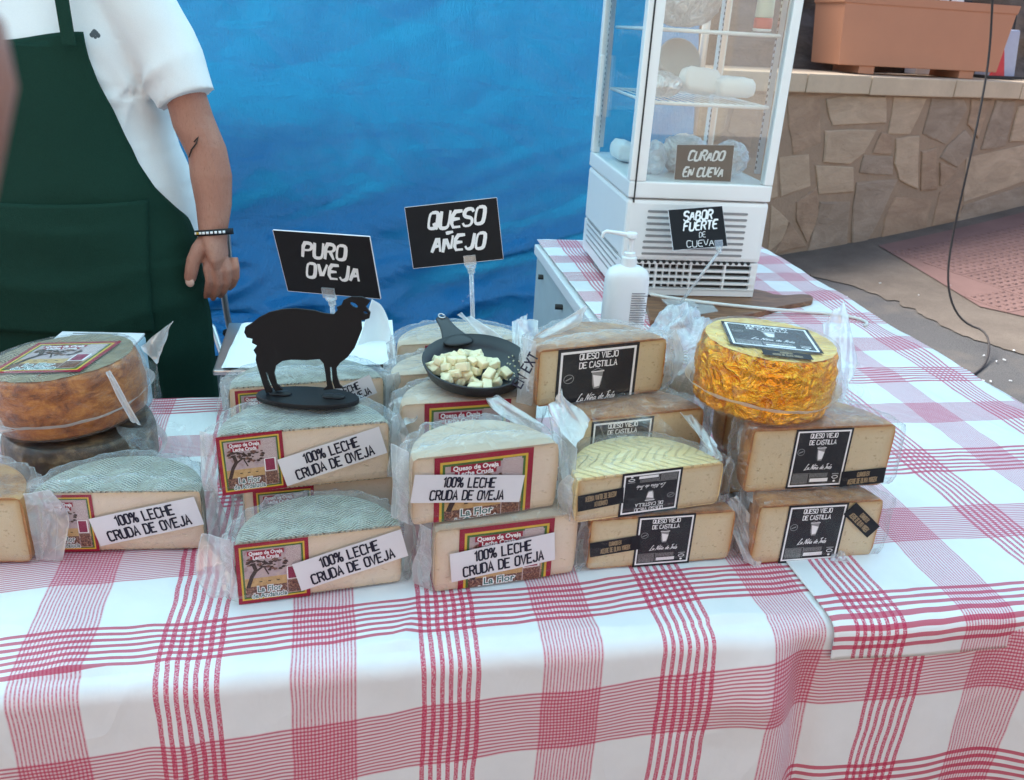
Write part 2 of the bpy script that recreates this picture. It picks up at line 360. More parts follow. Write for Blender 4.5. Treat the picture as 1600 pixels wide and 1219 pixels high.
STONES = [stone('sandstone_tan', (0.325, 0.221, 0.15), (0.494, 0.351, 0.24)), stone('sandstone_pale', (0.429, 0.319, 0.221), (0.598, 0.455, 0.319)),
          stone('sandstone_grey', (0.286, 0.215, 0.156), (0.442, 0.345, 0.26)), stone('sandstone_rust', (0.325, 0.156, 0.098), (0.468, 0.247, 0.156))]
MAT['terracotta'] = simple('terracotta_plastic', (.58, .27, .155), .6, .3, var=.06, scale=5, bump=.08, bscale=30)
MAT['rock'] = stone('dark_rock', (.07, .055, .045), (.19, .15, .125))
MAT['soil'] = simple('potting_soil', (.05, .035, .025), .95, .1, var=.5, scale=60, bump=.8, bscale=90, bd=.01)
MAT['leaf'] = simple('leaf_green', (.05, .10, .03), .5, .4, var=.4, scale=30)
MAT['cable'] = simple('black_cable', (.025, .02, .02), .6)
MAT['cable_white'] = simple('white_cable', (.70, .69, .66), .4)
t = NT('walnut_board'); n1 = t.noise(9, 6, .6, t.coord('Object', (1, 9, 9)), 1.6)
t.base(t.ramp(n1, [(.3, (.085, .035, .018)), (.5, (.19, .085, .042)), (.72, (.33, .16, .075))]), .45, .4); t.bump(n1, .2, .002); MAT['wood'] = t.m
# person
t = NT('skin'); n1 = t.noise(14, 5, .6); n2 = t.noise(220, 3, .7)
c = t.mix(t.ramp(n1, [(.3, (0, 0, 0)), (.7, (1, 1, 1))]), (.34, .150, .105), (.42, .215, .155)); c = t.mix(t.ma('MULTIPLY', n2, .3), c, (.22, .08, .06)); hr = t.ramp(t.noise(30, 3, .8, t.coord('Object', (26, 10, 3), (0, .5, 0))), [(.55, (0, 0, 0)), (.68, (.45, .45, .45))]); c = t.mix(hr, c, (.13, .06, .045))
t.base(c, .5, .4); t.b.inputs['Subsurface Weight'].default_value = .12; t.b.inputs['Subsurface Radius'].default_value = (.01, .004, .002)
t.bump(t.ma('ADD', t.noise(120, 5, .65), t.ma('MULTIPLY', t.noise(22, 3, .6, None, 1.5), 2)), .4, .002); MAT['skin'] = t.m
t = NT('white_cotton'); n1 = t.noise(500, 2, .6, t.coord('Object', (1, 1, 2.5)))
t.base(t.mix(n1, (.66, .70, .74), (.78, .81, .83)), .85, .2); t.bump(t.ma('ADD', t.ma('MULTIPLY', n1, .1), t.noise(11, 4, .5, None, .6)), .35, .01); MAT['shirt'] = t.m
t = NT('green_apron_cloth'); n1 = t.noise(600, 2, .6)
t.base(t.mix(n1, (.004, .024, .017), (.010, .046, .032)), .8, .15); t.bump(t.ma('ADD', t.ma('MULTIPLY', n1, .15), t.noise(8, 4, .5, None, .6)), .5, .015); MAT['apron'] = t.m
MAT['trouser'] = simple('dark_denim', (.02, .025, .04), .85, .2)
MAT['hair'] = simple('dark_hair', (.02, .013, .01), .6)
MAT['nail'] = simple('fingernail', (.55, .36, .30), .3, .5, var=.05)
t = NT('cubed_cheese'); n1 = t.noise(60, 4, .6); t.base(t.mix(n1, (.76, .66, .40), (.84, .78, .56)), .45, .4); t.b.inputs['Subsurface Weight'].default_value = .2
t.b.inputs['Subsurface Radius'].default_value = (.01, .008, .004); t.bump(t.noise(180, 4), .3, .001); MAT['cube'] = t.m

# ------------------------------------------------------------ tablecloth material (uv in metres)
def cloth_mat(name, pu, pv, wu=.07, wv=.073):
    t = NT(name); tc = t.n('ShaderNodeTexCoord'); sp = t.n('ShaderNodeSeparateXYZ'); t.l(tc.outputs['UV'], sp.inputs[0])
    wob = t.n('ShaderNodeTexNoise'); wob.inputs['Scale'].default_value = 9; t.l(tc.outputs['UV'], wob.inputs['Vector'])
    wo = t.ma('MULTIPLY', t.ma('SUBTRACT', wob.outputs[0], .5), .011)
    U = t.ma('ADD', sp.outputs[0], wo); V = t.ma('ADD', sp.outputs[1], wo)
    def band(X, per, w, off, nline, duty):
        tt = t.ma('SUBTRACT', t.ma('MULTIPLY', t.ma('FRACT', t.ma('ADD', t.ma('DIVIDE', t.ma('SUBTRACT', X, off), per), .5)), per), per/2)
        inb = t.ma('LESS_THAN', t.ma('ABSOLUTE', tt), w/2)
        pit = w/nline
        fr = t.ma('FRACT', t.ma('ADD', t.ma('DIVIDE', tt, pit), .5*((nline+1) % 2)+.5))
        ln = t.ma('LESS_THAN', t.ma('ABSOLUTE', t.ma('SUBTRACT', fr, .5)), duty/2)
        return t.ma('MULTIPLY', inb, ln)
    kU = band(U, pu, wu, 0, 7, .52); fU = band(U, pu, wu, pu/2, 18, .48)
    kV = band(V, pv, wv, 0, 7, .50); fV = band(V, pv, wv, pv/2, 18, .48)
    mU = t.n('ShaderNodeTexNoise'); mU.inputs['Scale'].default_value = 1; mp = t.n('ShaderNodeMapping'); mp.inputs['Scale'].default_value = (500, 700, 1); t.l(tc.outputs['UV'], mp.inputs[0]); t.l(mp.outputs[0], mU.inputs['Vector'])
    mo = t.ma('MULTIPLY_ADD', t.ramp(mU.outputs[0], [(.38, (0, 0, 0)), (.56, (1, 1, 1))]), .45, .5)
    aU = t.ma('MULTIPLY', t.ma('MAXIMUM', kU, t.ma('MULTIPLY', fU, .8)), mo)
    aV = t.ma('MAXIMUM', t.ma('MULTIPLY', kV, .85), t.ma('MULTIPLY', fV, .75))
    n0 = t.noise(7, 6, .65); white = t.mix(t.ramp(n0, [(.3, (0, 0, 0)), (.7, (1, 1, 1))]), (.74, .745, .74), (.82, .82, .82))
    sp2 = t.ramp(t.noise(120, 2, .4, tc.outputs['UV']), [(.155, (1, 1, 1)), (.18, (0, 0, 0))]); white = t.mix(t.ma('MULTIPLY', sp2, .5), white, (.2, .18, .17))
    inU = t.ma('MULTIPLY', t.ma('LESS_THAN', t.ma('ABSOLUTE', t.ma('SUBTRACT', t.ma('MULTIPLY', t.ma('FRACT', t.ma('ADD', t.ma('DIVIDE', t.ma('SUBTRACT', U, pu/2), pu), .5)), pu), pu/2)), wu/2), .19)
    inV = t.ma('MULTIPLY', t.ma('LESS_THAN', t.ma('ABSOLUTE', t.ma('SUBTRACT', t.ma('MULTIPLY', t.ma('FRACT', t.ma('ADD', t.ma('DIVIDE', t.ma('SUBTRACT', V, pv/2), pv), .5)), pv), pv/2)), wv/2), .19)
    white = t.mix(t.ma('ADD', inU, inV), white, (.60, .10, .18))
    c = t.mix(aU, white, (.55, .030, .105)); c = t.mix(aV, c, (.50, .018, .075))
    t.base(c, .38, .35)
    vec = t.n('ShaderNodeMapping'); vec.inputs['Scale'].default_value = (1.0, .6, 1); t.l(tc.outputs['UV'], vec.inputs[0])
    t.bump(t.ma('ADD', t.noise(10, 4, .5, vec.outputs[0], .7), t.ma('ADD', t.ma('MULTIPLY', mU.outputs[0], .02), t.ma('MULTIPLY', t.ramp(t.ma('ABSOLUTE', t.ma('SUBTRACT', t.noise(2.6, 3, .5, vec.outputs[0], .5), .5)), [(0, (1, 1, 1)), (.025, (0, 0, 0))]), .22))), .34, .012)
    return t.m
MAT['clothA'] = cloth_mat('checked_oilcloth', .272, .315)
MAT['clothB'] = cloth_mat('checked_oilcloth_side', .285, .365, .070, .085)

# ------------------------------------------------------------ text
GL = {  # caps on a 6 x 10 grid, single strokes
 'A': [[(0, 0), (3, 10), (6, 0)], [(1.2, 3.4), (4.8, 3.4)]], 'B': [[(0, 0), (0, 10), (4, 10), (5.4, 8.6), (5.4, 6.8), (4, 5.4), (0, 5.4)], [(4, 5.4), (6, 4), (6, 1.6), (4.4, 0), (0, 0)]],
 'C': [[(5.9, 9.0), (4.4, 10), (1.4, 10), (0, 8.6), (0, 1.4), (1.4, 0), (4.4, 0), (5.9, 1.0)]], 'D': [[(0, 0), (0, 10), (4, 10), (6, 8), (6, 2), (4, 0), (0, 0)]],
 'E': [[(6, 10), (0, 10), (0, 0), (6, 0)], [(0, 5.2), (4.8, 5.2)]], 'F': [[(6, 10), (0, 10), (0, 0)], [(0, 5.2), (4.8, 5.2)]],
 'G': [[(6, 8), (5, 10), (1.2, 10), (0, 8.6), (0, 1.4), (1.2, 0), (5, 0), (6, 1.4), (6, 4.4), (3.4, 4.4)]], 'H': [[(0, 0), (0, 10)], [(6, 0), (6, 10)], [(0, 5.2), (6, 5.2)]],
 'I': [[(1, 0), (1, 10)]], 'J': [[(5.2, 10), (5.2, 1.6), (3.8, 0), (1.2, 0), (0, 1.8)]], 'L': [[(0, 10), (0, 0), (5.4, 0)]],
 'N': [[(0, 0), (0, 10), (5.6, 0), (5.6, 10)]], 'O': [[(1.4, 10), (4.6, 10), (6, 8.6), (6, 1.4), (4.6, 0), (1.4, 0), (0, 1.4), (0, 8.6), (1.4, 10)]],
 'P': [[(0, 0), (0, 10), (4.4, 10), (6, 8.6), (6, 6.2), (4.4, 4.8), (0, 4.8)]], 'Q': [[(1.4, 10), (4.6, 10), (6, 8.6), (6, 1.4), (4.6, 0), (1.4, 0), (0, 1.4), (0, 8.6), (1.4, 10)], [(3.6, 3), (6.2, -.6)]],
 'R': [[(0, 0), (0, 10), (4.4, 10), (6, 8.6), (6, 6.4), (4.4, 5), (0, 5)], [(3.2, 5), (6, 0)]], 'S': [[(6, 8.4), (4.8, 10), (1.4, 10), (0, 8.6), (0, 6.6), (1.4, 5.4), (4.6, 4.8), (6, 3.4), (6, 1.4), (4.6, 0), (1.2, 0), (0, 1.6)]],
 'T': [[(0, 10), (6, 10)], [(3, 10), (3, 0)]], 'U': [[(0, 10), (0, 1.4), (1.4, 0), (4.6, 0), (6, 1.4), (6, 10)]], 'V': [[(0, 10), (3, 0), (6, 10)]], 'X': [[(0, 10), (6, 0)], [(0, 0), (6, 10)]],
 '0': [[(1.2, 10), (3.8, 10), (5, 8.8), (5, 1.2), (3.8, 0), (1.2, 0), (0, 1.2), (0, 8.8), (1.2, 10)]], '1': [[(0, 8), (2, 10), (2, 0)]],
 '%': [[(.8, 10), (2.2, 10), (3, 9), (3, 7), (2.2, 6), (.8, 6), (0, 7), (0, 9), (.8, 10)], [(6.6, 10), (1.6, 0)], [(6, 4), (7.4, 4), (8.2, 3), (8.2, 1), (7.4, 0), (6, 0), (5.2, 1), (5.2, 3), (6, 4)]],
 '\u00d1': [[(0, 0), (0, 10), (5.6, 0), (5.6, 10)], [(.6, 12.2), (5, 12.8)]],
 # script lower case and capitals
 'sL': [[(3.6, 9), (4.4, 10.4), (2.8, 10.6), (1.4, 4), (.2, .6), (-.6, -.4), (1.6, .8), (3.6, .0), (4.6, .8)]], 'sa': [[(3.4, 4), (1.6, 4.8), (.4, 2.6), (1.2, .4), (3, 2), (3.6, 4.6), (3.2, 1), (4.6, .8)]],
 'sN': [[(-1, 0), (.4, 1), (1.6, 9.6), (2.6, 8), (3.2, .6), (4.2, 2), (5.4, 9.6), (6.4, 10.2)]], 'si': [[(.4, 4.4), (.4, .8), (1.8, .6)], [(.8, 6.6), (1, 7)]],
 'sn': [[(0, 4.6), (.2, .2), (.6, 3), (2, 4.8), (2.8, 3.4), (2.8, .8), (4.2, .6)]], 's\u00f1': [[(0, 4.6), (.2, .2), (.6, 3), (2, 4.8), (2.8, 3.4), (2.8, .8), (4.2, .6)], [(.2, 6.8), (1.2, 7.6), (2.2, 6.8), (3.4, 7.6)]],
 'sd': [[(3.4, 4), (1.6, 4.8), (.4, 2.6), (1.2, .4), (3, 2), (4, 10), (3.4, 1), (4.8, .8)]], 'se': [[(.6, 2.2), (2.8, 3.4), (2.2, 5), (.6, 3.2), (1, .4), (3.6, .8)]], 's\u00e9': [[(.6, 2.2), (2.8, 3.4), (2.2, 5), (.6, 3.2), (1, .4), (3.6, .8)], [(2, 6.6), (3.2, 8.2)]],
 'sI': [[(.2, 8.6), (2.4, 10.2), (2.2, 4), (.6, .2), (-1, .6)], [(2.4, 9.6), (4, 10.4)]], 'ss': [[(.2, .8), (2, 5), (2.8, 2), (1.6, 0), (0, .4)]],
}
CNT = [0]
def ribbon(mb, pts, w, T, mi, lay, closed=False, taper=None, ext=None):
    m = len(pts); P2 = [Vector(p[:2]) for p in pts]; L = []; 
    if ext:
        P2[0] = P2[0]-(P2[1]-P2[0]).normalized()*ext; P2[-1] = P2[-1]+(P2[-1]-P2[-2]).normalized()*ext
    for i in range(m):
        if closed: a, b = P2[(i-1) % (m-1) if i == 0 else i-1], P2[i+1 if i < m-1 else 1]
        else: a, b = P2[max(i-1, 0)], P2[min(i+1, m-1)]
        if closed and i == 0: a = P2[m-2]
        d1 = (P2[i]-a); d2 = (b-P2[i])
        if d1.length < 1e-9: d1 = d2
        if d2.length < 1e-9: d2 = d1
        d1 = d1.normalized(); d2 = d2.normalized(); n1 = Vector((-d1.y, d1.x)); n2 = Vector((-d2.y, d2.x)); nn = n1+n2
        nn = n1 if nn.length < .3 else nn.normalized(); k = 1/max(.55, nn.dot(n1))
        ww = w*(taper(i/(m-1)) if taper else 1)*.5*k; L.append((P2[i]+nn*ww, P2[i]-nn*ww))
    CNT[0] += 1; d = lay+(CNT[0] % 7)*.000012
    vs = []; 
    for a, b in L: vs += [T(a.x, a.y, d), T(b.x, b.y, d)]
    mb.add(vs, [(2*i, 2*i+1, 2*i+3, 2*i+2) for i in range(m-1)], mi)
def stroke_text(mb, s, cx, cy, h, T, mi, lay, style='din', wfac=1.0, rot=0, rnd=None):
    adv = {'I': 2, '1': 2.6, '0': 5, '%': 8.4, ' ': 3.2, 'J': 5.4, 'sL': 4.4, 'sa': 4.2, 'sN': 6, 'si': 1.6, 'sn': 3.8, 's\u00f1': 3.8, 'sd': 4.4, 'se': 3.2, 's\u00e9': 3.2, 'sI': 3.4, 'ss': 2.6}
    gap = {'din': 2.1, 'brush': 2.0, 'script': 0, 'hand': 1.6, 'serif': 1.9}[style]; wd = {'din': 1.7, 'brush': 2.0, 'script': .95, 'hand': 1.0, 'serif': 1.9}[style]
    x = 0; items = []
    for ch in s:
        k = 's'+ch if style == 'script' and ch != ' ' else ch
        items.append((k, x)); x += adv.get(k, 6)+gap
    tot = x-gap; u = h/10; cr, sr = math.cos(rot), math.sin(rot); sl = {'din': 0, 'brush': .30, 'script': .35, 'hand': .08, 'serif': 0}[style]
    for k, x0 in items:
        if k == ' ': continue
        j = (random.uniform(-.5, .5), random.uniform(.94, 1.06)) if style in ('brush', 'hand') else (0, 1)
        for st in GL[k]:
            cl = st[0] == st[-1]
            p = st if style in ('serif', 'din') else chaikin(st, 1 if style == 'brush' else 2)
            if cl: p = [q for q in p]
            q = []
            for a, b in p:
                b2 = b*j[1]+j[0]; a2 = (x0+a-tot/2)+b2*sl
                X = a2*u*wfac; Y = (b2-5)*u; q.append((cx+X*cr-Y*sr, cy+X*sr+Y*cr))
            tp = (lambda f: .72+.5*math.sin(PI*min(1, f*1.15+.12))) if style in ('brush',) else ((lambda f: .6+.6*math.sin(PI*f)) if style == 'script' else None)
            ribbon(mb, q, wd*u*(.9 if style == 'serif' else 1), T, mi, lay, closed=cl and style != 'brush', taper=tp, ext=(.35*u if not cl else None))
            if style == 'serif' and not cl:
                for (a, b) in (st[0], st[-1]):
                    if b in (0, 10):
                        ww = 1.5; qq = []
                        for a3 in (a-ww, a+ww):
                            X = (x0+a3-tot/2)*u*wfac; Y = ((b+(.35 if b == 0 else -.35))-5)*u; qq.append((cx+X*cr-Y*sr, cy+X*sr+Y*cr))
                        ribbon(mb, qq, .9*u, T, mi, lay+.00002)
FT = {}
def font_text(mb, s, cx, cy, h, T, mi, lay, off=.02, wfac=1, rot=0):
    key = (s, off)
    if key not in FT:
        cu = bpy.data.curves.new('textcurve', 'FONT'); cu.body = s; cu.align_x = 'CENTER'; cu.offset = off; cu.resolution_u = 2
        o = bpy.data.objects.new('textobj', cu); COL.objects.link(o); dg = bpy.context.evaluated_depsgraph_get(); me = o.evaluated_get(dg).to_mesh()
        FT[key] = ([tuple(v.co) for v in me.vertices], [tuple(p.vertices) for p in me.polygons])
        o.evaluated_get(dg).to_mesh_clear(); bpy.data.objects.remove(o); bpy.data.curves.remove(cu)
    vs, fs = FT[key]; k = h/.72; cr, sr = math.cos(rot), math.sin(rot); out = []
    for v in vs:
        X = v[0]*k*wfac; Y = (v[1]-.36)*k; out.append(T(cx+X*cr-Y*sr, cy+X*sr+Y*cr, lay))
    mb.add(out, fs, mi)
def rect(mb, x0, y0, x1, y1, T, mi, lay, rot=0, c=None):
    pts = [(x0, y0), (x1, y0), (x1, y1), (x0, y1)]
    if rot:
        c = c or ((x0+x1)/2, (y0+y1)/2); cr, sr = math.cos(rot), math.sin(rot)
        pts = [(c[0]+(x-c[0])*cr-(y-c[1])*sr, c[1]+(x-c[0])*sr+(y-c[1])*cr) for x, y in pts]
    mb.add([T(x, y, lay) for x, y in pts], [(0, 1, 2, 3)], mi)

# ============================================================ SETTING
def gz(x, y):
    return .11*max(0, x-1.8)*min(1.3, max(0, (y-3.5)/2.5))
def drape(name, poly, mat, off, label=None, n=None, kind='structure', res=.25):
    """polygon draped on the ground: fine grid clipped by a bmesh bisect of its edges"""
    xs = [p[0] for p in poly]; ys = [p[1] for p in poly]
    bm = bmesh.new(); x0, x1, y0, y1 = min(xs), max(xs), min(ys), max(ys)
    nu = max(1, int((x1-x0)/res)); nv = max(1, int((y1-y0)/res))
    vv = [[bm.verts.new((x0+(x1-x0)*i/nu, y0+(y1-y0)*j/nv, 0)) for i in range(nu+1)] for j in range(nv+1)]
    for j in range(nv):
        for i in range(nu): bm.faces.new((vv[j][i], vv[j][i+1], vv[j+1][i+1], vv[j+1][i]))
    m = len(poly)
    for i in range(m):
        a = Vector((*poly[i], 0)); b = Vector((*poly[(i+1) % m], 0)); d = b-a
        bmesh.ops.bisect_plane(bm, geom=bm.verts[:]+bm.edges[:]+bm.faces[:], plane_co=a, plane_no=Vector((d.y, -d.x, 0)), clear_outer=True)
    for v in bm.verts: v.co.z = gz(v.co.x, v.co.y)+off
    me = bpy.data.meshes.new(name); bm.to_mesh(me); bm.free(); me.materials.append(mat)
    return link(name, me, kind=kind)
g = MB()
def gf(u, v):
    a, b = u*2-1, v*2-1; x = 60*a*abs(a)**1.5+2; y = 6+60*b*abs(b)**1.5; return (x, y, gz(min(x, 9), y) if y < 12 else gz(min(x, 9), 12))
g.grid(gf, 90, 90); g.build('ground', MAT['asphalt'], smooth=True, kind='structure', fix=False)
# dusty concrete strip in front of the wall and the red paved ramp (convex, counter-clockwise)
def G(px, py):
    p = P(px, py, 0)
    for _ in range(12): p = P(px, py, gz(p.x, p.y))
    return p
wa, wb = Vector((1.67, 5.8)), Vector((3.54, 6.6)); wd = (wb-wa).normalized(); wn = Vector((wd.y, -wd.x))    # wn points to the camera
def W2(t, o=0): return wa+wd*t+wn*o
nl = [G(*q) for q in ((1150, 408), (1235, 425), (1330, 447), (1420, 482), (1500, 525), (1600, 556), (1760, 600))]
fl_ = [Vector((*W2(t_, -.02), 0)) for t_ in (-.6, .2, 1.0, 2.0, 3.2, 4.6, 6.4)]
def strip_fn(u, v):
    k = u*6; i = min(5, int(k)); f = k-i; a = nl[i].lerp(nl[i+1], f); b = fl_[i].lerp(fl_[i+1], f); p = Vector((a.x, a.y, 0)).lerp(Vector((b.x, b.y, 0)), v)
    if v == 0: p += Vector((.05*nz(u*40, 1), .05*nz(u*40, 5), 0))
    return (p.x, p.y, gz(p.x, p.y)+.006)
mb = MB(); mb.grid(strip_fn, 90, 16); mb.build('pavement', MAT['concrete'], kind='structure', smooth=True, fix=False)
t1, t2, t3 = G(1372, 386), G(1530, 482), G(1610, 500)
tp = [(t1.x, t1.y), (t2.x, t2.y), (t3.x, t3.y), (7.2, 4.6), tuple(W2(5.8, .03))]
drape('paved_ramp', tp, MAT['tile'], .012)
# paving tiles with studs
ramp = thing('paving_area', 'faded red studded paving slabs beside the stone wall', 'paving')
def inside(p, poly):
    m = len(poly)
    for i in range(m):
        a, b = Vector(poly[i]), Vector(poly[(i+1) % m])
        if (b-a).cross(Vector(p)-a) < 0: return False
    return True
s_ = .30; tm = MB(); tm.box((0, 0, 0), (s_-.008, s_-.008, .012)); tile0 = None
sm = MB(); cnt = 0
for i in range(-4, 22):
    for j in range(-1, 18):
        c = W2(1.2+i*s_, .02+s_/2+j*s_)
        if not all(inside(W2(1.2+i*s_+a, .02+s_/2+j*s_+b), tp) for a in (-.14, .14) for b in (-.14, .14)): continue
        if c.x > 7 or cnt > 200: continue
        z = gz(c.x, c.y)+.0085; e = .1
        nx = Vector((1, 0, (gz(c.x+e, c.y)-gz(c.x, c.y))/e)); ny = Vector((0, 1, (gz(c.x, c.y+e)-gz(c.x, c.y))/e)); nn = nx.cross(ny).normalized()
        if tile0 is None: tile0 = tm.build('paving_tile', MAT['tile'], ramp); o = tile0
        else: o = tile0.copy(); COL.objects.link(o)
        ax = Vector((*wd, 0)); ax = (ax-nn*ax.dot(nn)).normalized(); ay = nn.cross(ax)
        o.matrix_world = Matrix.Translation((c.x, c.y, z+random.uniform(-.001, .001))) @ Matrix((ax, ay, nn)).transposed().to_4x4(); cnt += 1
        if c.x < 5.2:
            for a in range(5):
                for b in range(5):
                    q = Vector((c.x, c.y, z))+ax*((a-2)*.056)+ay*((b-2)*.056)+nn*.006
                    w = .013; top = [q+ax*w*.6*x+ay*w*.6*y+nn*.006 for x, y in ((-1, -1), (1, -1), (1, 1), (-1, 1))]; bot = [q+ax*w*x+ay*w*y for x, y in ((-1, -1), (1, -1), (1, 1), (-1, 1))]
                    sm.add(bot+top, [(4, 5, 6, 7), (0, 1, 5, 4), (1, 2, 6, 5), (2, 3, 7, 6), (3, 0, 4, 7)])
sm.build('paving_studs', MAT['tile'], ramp, kind='stuff')
# litter specks
lit = MB()
for _ in range(28):
    p = G(random.uniform(1250, 1600), random.uniform(440, 600)); a = random.uniform(0, 3); r = random.uniform(.004, .010)
    lit.box((p.x, p.y, gz(p.x, p.y)+.01), (r*2, r*.7, .004), rot=Matrix.Rotation(a, 3, 'Z'))
lit.build('litter_scraps', MAT['white_paper'], kind='stuff')['label'] = 'small pale scraps of litter and petals strewn over the asphalt'

# ------------------------------------------------------------ stone wall
wall = thing('stone_wall', 'low wall of irregular tan flagstones with mortar joints and a pale coping', 'wall', (wa.x, wa.y, 0), math.atan2(wd.y, wd.x))
def wloc(px, py):     # picture point -> (t, z) on the wall face
    d = ray(px, py); o = Vector((0, 0, CH)); k = (wa-Vector((0, 0))).dot(wn)/(d.x*wn.x+d.y*wn.y)
    p = o+d*k; return ((Vector((p.x, p.y))-wa).dot(wd), p.z)
WT = 1.06   # masonry top
m = MB(); m.grid(lambda u, v: (-6+u*14, .003+.004*nz(u*90, v*9), -.1+v*(WT+.1)), 220, 24); m.bbox((-6, .03, -.1), (8, .45, WT)); m.build('mortar_core', MAT['mortar'], wall, smooth=True)
ST = [[(100,305),(205,300),(208,450),(120,490),(105,400)],[(225,315),(290,305),(415,305),(415,390),(245,398),(230,350)],[(440,305),(545,305),(490,425),(420,425)],
 [(560,312),(660,308),(672,345),(605,458),(530,425)],[(685,315),(750,312),(705,440),(672,395)],[(765,310),(825,315),(790,465),(715,475)],[(832,340),(880,310),(920,400),(880,450),(805,450)],
 [(220,415),(385,412),(345,485),(300,520),(215,515)],[(400,420),(432,430),(430,488),(370,485)],[(345,492),(435,497),(435,555),(330,548)],[(445,440),(520,430),(515,600),(455,570),(440,520)],
 [(527,480),(575,468),(575,600),(525,605)],[(665,412),(705,470),(640,530),(585,500),(610,460)],[(75,500),(170,490),(175,590),(80,625)],[(190,525),(310,530),(310,608),(200,615)],
 [(130,640),(195,592),(200,690),(165,770),(130,700)],[(205,640),(300,640),(290,780),(165,800)],[(320,580),(450,570),(400,680),(350,770),(305,780),(310,650)],[(445,625),(560,635),(540,725),(400,755),(410,690)],
 [(585,610),(655,560),(650,690),(560,718)],[(670,500),(853,460),(930,470),(900,560),(660,640)],[(662,652),(900,575),(930,650),(840,690),(640,705)],[(50,650),(105,700),(100,750),(40,800)],[(108,705),(160,780),(60,805)],
 [(585,515),(640,540),(590,590),(585,590)],[(20,310),(90,310),(95,400),(60,480),(20,480)],[(20,500),(65,500),(70,625),(20,640)]]
polys = []
for s in ST:
    q = [wloc(1180+x/2.03, y/2.03) for x, y in s]; q = [(a, max(.01, min(WT-.012, b))) for a, b in q]; polys.append(q)
tmin, tmax = min(a for q in polys for a, b in q), max(a for q in polys for a, b in q)
def voro(x0, x1, y0, y1, s):
    pts = []; nx = int((x1-x0)/s); ny = max(2, int((y1-y0)/s)); 
    for i in range(-1, nx+1):
        for j in range(-1, ny+1): pts.append(Vector((x0+(i+.5+random.uniform(-.33, .33))*(x1-x0)/nx, y0+(j+.5+random.uniform(-.33, .33))*(y1-y0)/ny)))
    out = []
    for p in pts:
        if not (x0 < p.x < x1 and y0 < p.y < y1): continue
        poly = [Vector((x0, y0)), Vector((x1, y0)), Vector((x1, y1)), Vector((x0, y1))]
        for q in pts:
            if q is p or (q-p).length > 3.2*s: continue
            mid = (p+q)/2+(p-q).normalized()*.013; nn = (q-p); np_ = []
            for i in range(len(poly)):
                a, b = poly[i], poly[(i+1) % len(poly)]; da, db = (a-mid).dot(nn), (b-mid).dot(nn)
                if da <= 0: np_.append(a)
                if (da < 0) != (db < 0): np_.append(a+(b-a)*(da/(da-db)))
            poly = np_
            if len(poly) < 3: break
        if len(poly) >= 3: out.append([tuple(v) for v in poly])
    return out
polys += voro(-5.9, tmin-.02, .01, WT-.01, .27)+voro(tmax+.02, 7.9, .01, WT-.01, .29)
for q in polys:
    c = (sum(a for a, b in q)/len(q), sum(b for a, b in q)/len(q)); q2 = []
    n = len(q)
    for i in range(n):           # rough edges: one jittered midpoint per side
        a, b = q[i], q[(i+1) % n]; q2 += [a, ((a[0]+b[0])/2+random.uniform(-.006, .006), (a[1]+b[1])/2+random.uniform(-.006, .006))]
    n = len(q2); d = random.uniform(.003, .010); tx, tz = random.uniform(-.012, .012), random.uniform(-.012, .012); mb = MB()
    back = [(a, .03, b) for a, b in q2]; mid = [(a, -d*.5, b) for a, b in q2]
    ins = [(c[0]+(a-c[0])*.94, -d+tx*(a-c[0])+tz*(b-c[1])+random.uniform(-.002, .002), c[1]+(b-c[1])*.94) for a, b in q2]
    mb.add(back+mid+ins+[(c[0], -d-.003, c[1])], [(i, (i+1) % n, n+(i+1) % n, n+i) for i in range(n)]+[(n+i, n+(i+1) % n, 2*n+(i+1) % n, 2*n+i) for i in range(n)]+[(2*n+i, 2*n+(i+1) % n, 3*n) for i in range(n)])
    mb.build('stone', random.choices(STONES, (5, 5, 3, .25))[0], wall)
t0 = -6.0; cj = [wloc(1252, 140)[0], wloc(1352, 140)[0], wloc(1484, 140)[0], wloc(1588, 140)[0]]
cj = [cj[0]-.9*k for k in range(7, 0, -1)]+cj+[cj[-1]+.85*k for k in range(1, 8)]
for a, b in zip(cj[:-1], cj[1:]):
    mb = MB(); zz = random.uniform(-.003, .003); mb.bbox((a+.004, -.045, WT+.002+zz), (b-.004, .62, WT+.115+zz)); mb.build('coping_slab', MAT['coping'], wall, bevel=.008)
WC = WT+.118
# planter on the wall
pc = W2(wloc(1325, 100)[0], 0)
t_l = wloc(1338, 100)[0]
pl = thing('terracotta_planter', 'long terracotta coloured plastic planter box standing on the wall coping', 'planter', (*W2(t_l+.70, -.30), WC), math.atan2(wd.y, wd.x)-R(8))
PL, PD, PH = 1.36, .36, .43
mb = MB()
def planter_ring(z, k): return [(-PL/2*k, -PD/2*k, z), (PL/2*k, -PD/2*k, z), (PL/2*k, PD/2*k, z), (-PL/2*k, PD/2*k, z)]
rings = [planter_ring(.05, .93), planter_ring(.425, .985), planter_ring(.427, 1.0), planter_ring(.48, 1.01), planter_ring(.482, .975), planter_ring(.43, .955)]
vs = [v for r in rings for v in r]; fs = [(i*4+k, i*4+(k+1) % 4, i*4+4+(k+1) % 4, i*4+4+k) for i in range(5) for k in range(4)]+[(3, 2, 1, 0)]
mb.add(vs, fs); mb.build('box_body', MAT['terracotta'], pl, bevel=.006, smooth=False)
for sx in (-.40, .40):
    mb = MB(); mb.bbox((sx-.06, -PD/2*.86, 0), (sx+.06, PD/2*.86, .05)); mb.build('foot', MAT['terracotta'], pl, bevel=.004)
mb = MB(); mb.grid(lambda u, v: ((u-.5)*PL*.95, (v-.5)*PD*.95, .435+.012*nz(u*9, v*5)), 24, 8); mb.build('soil', MAT['soil'], pl)
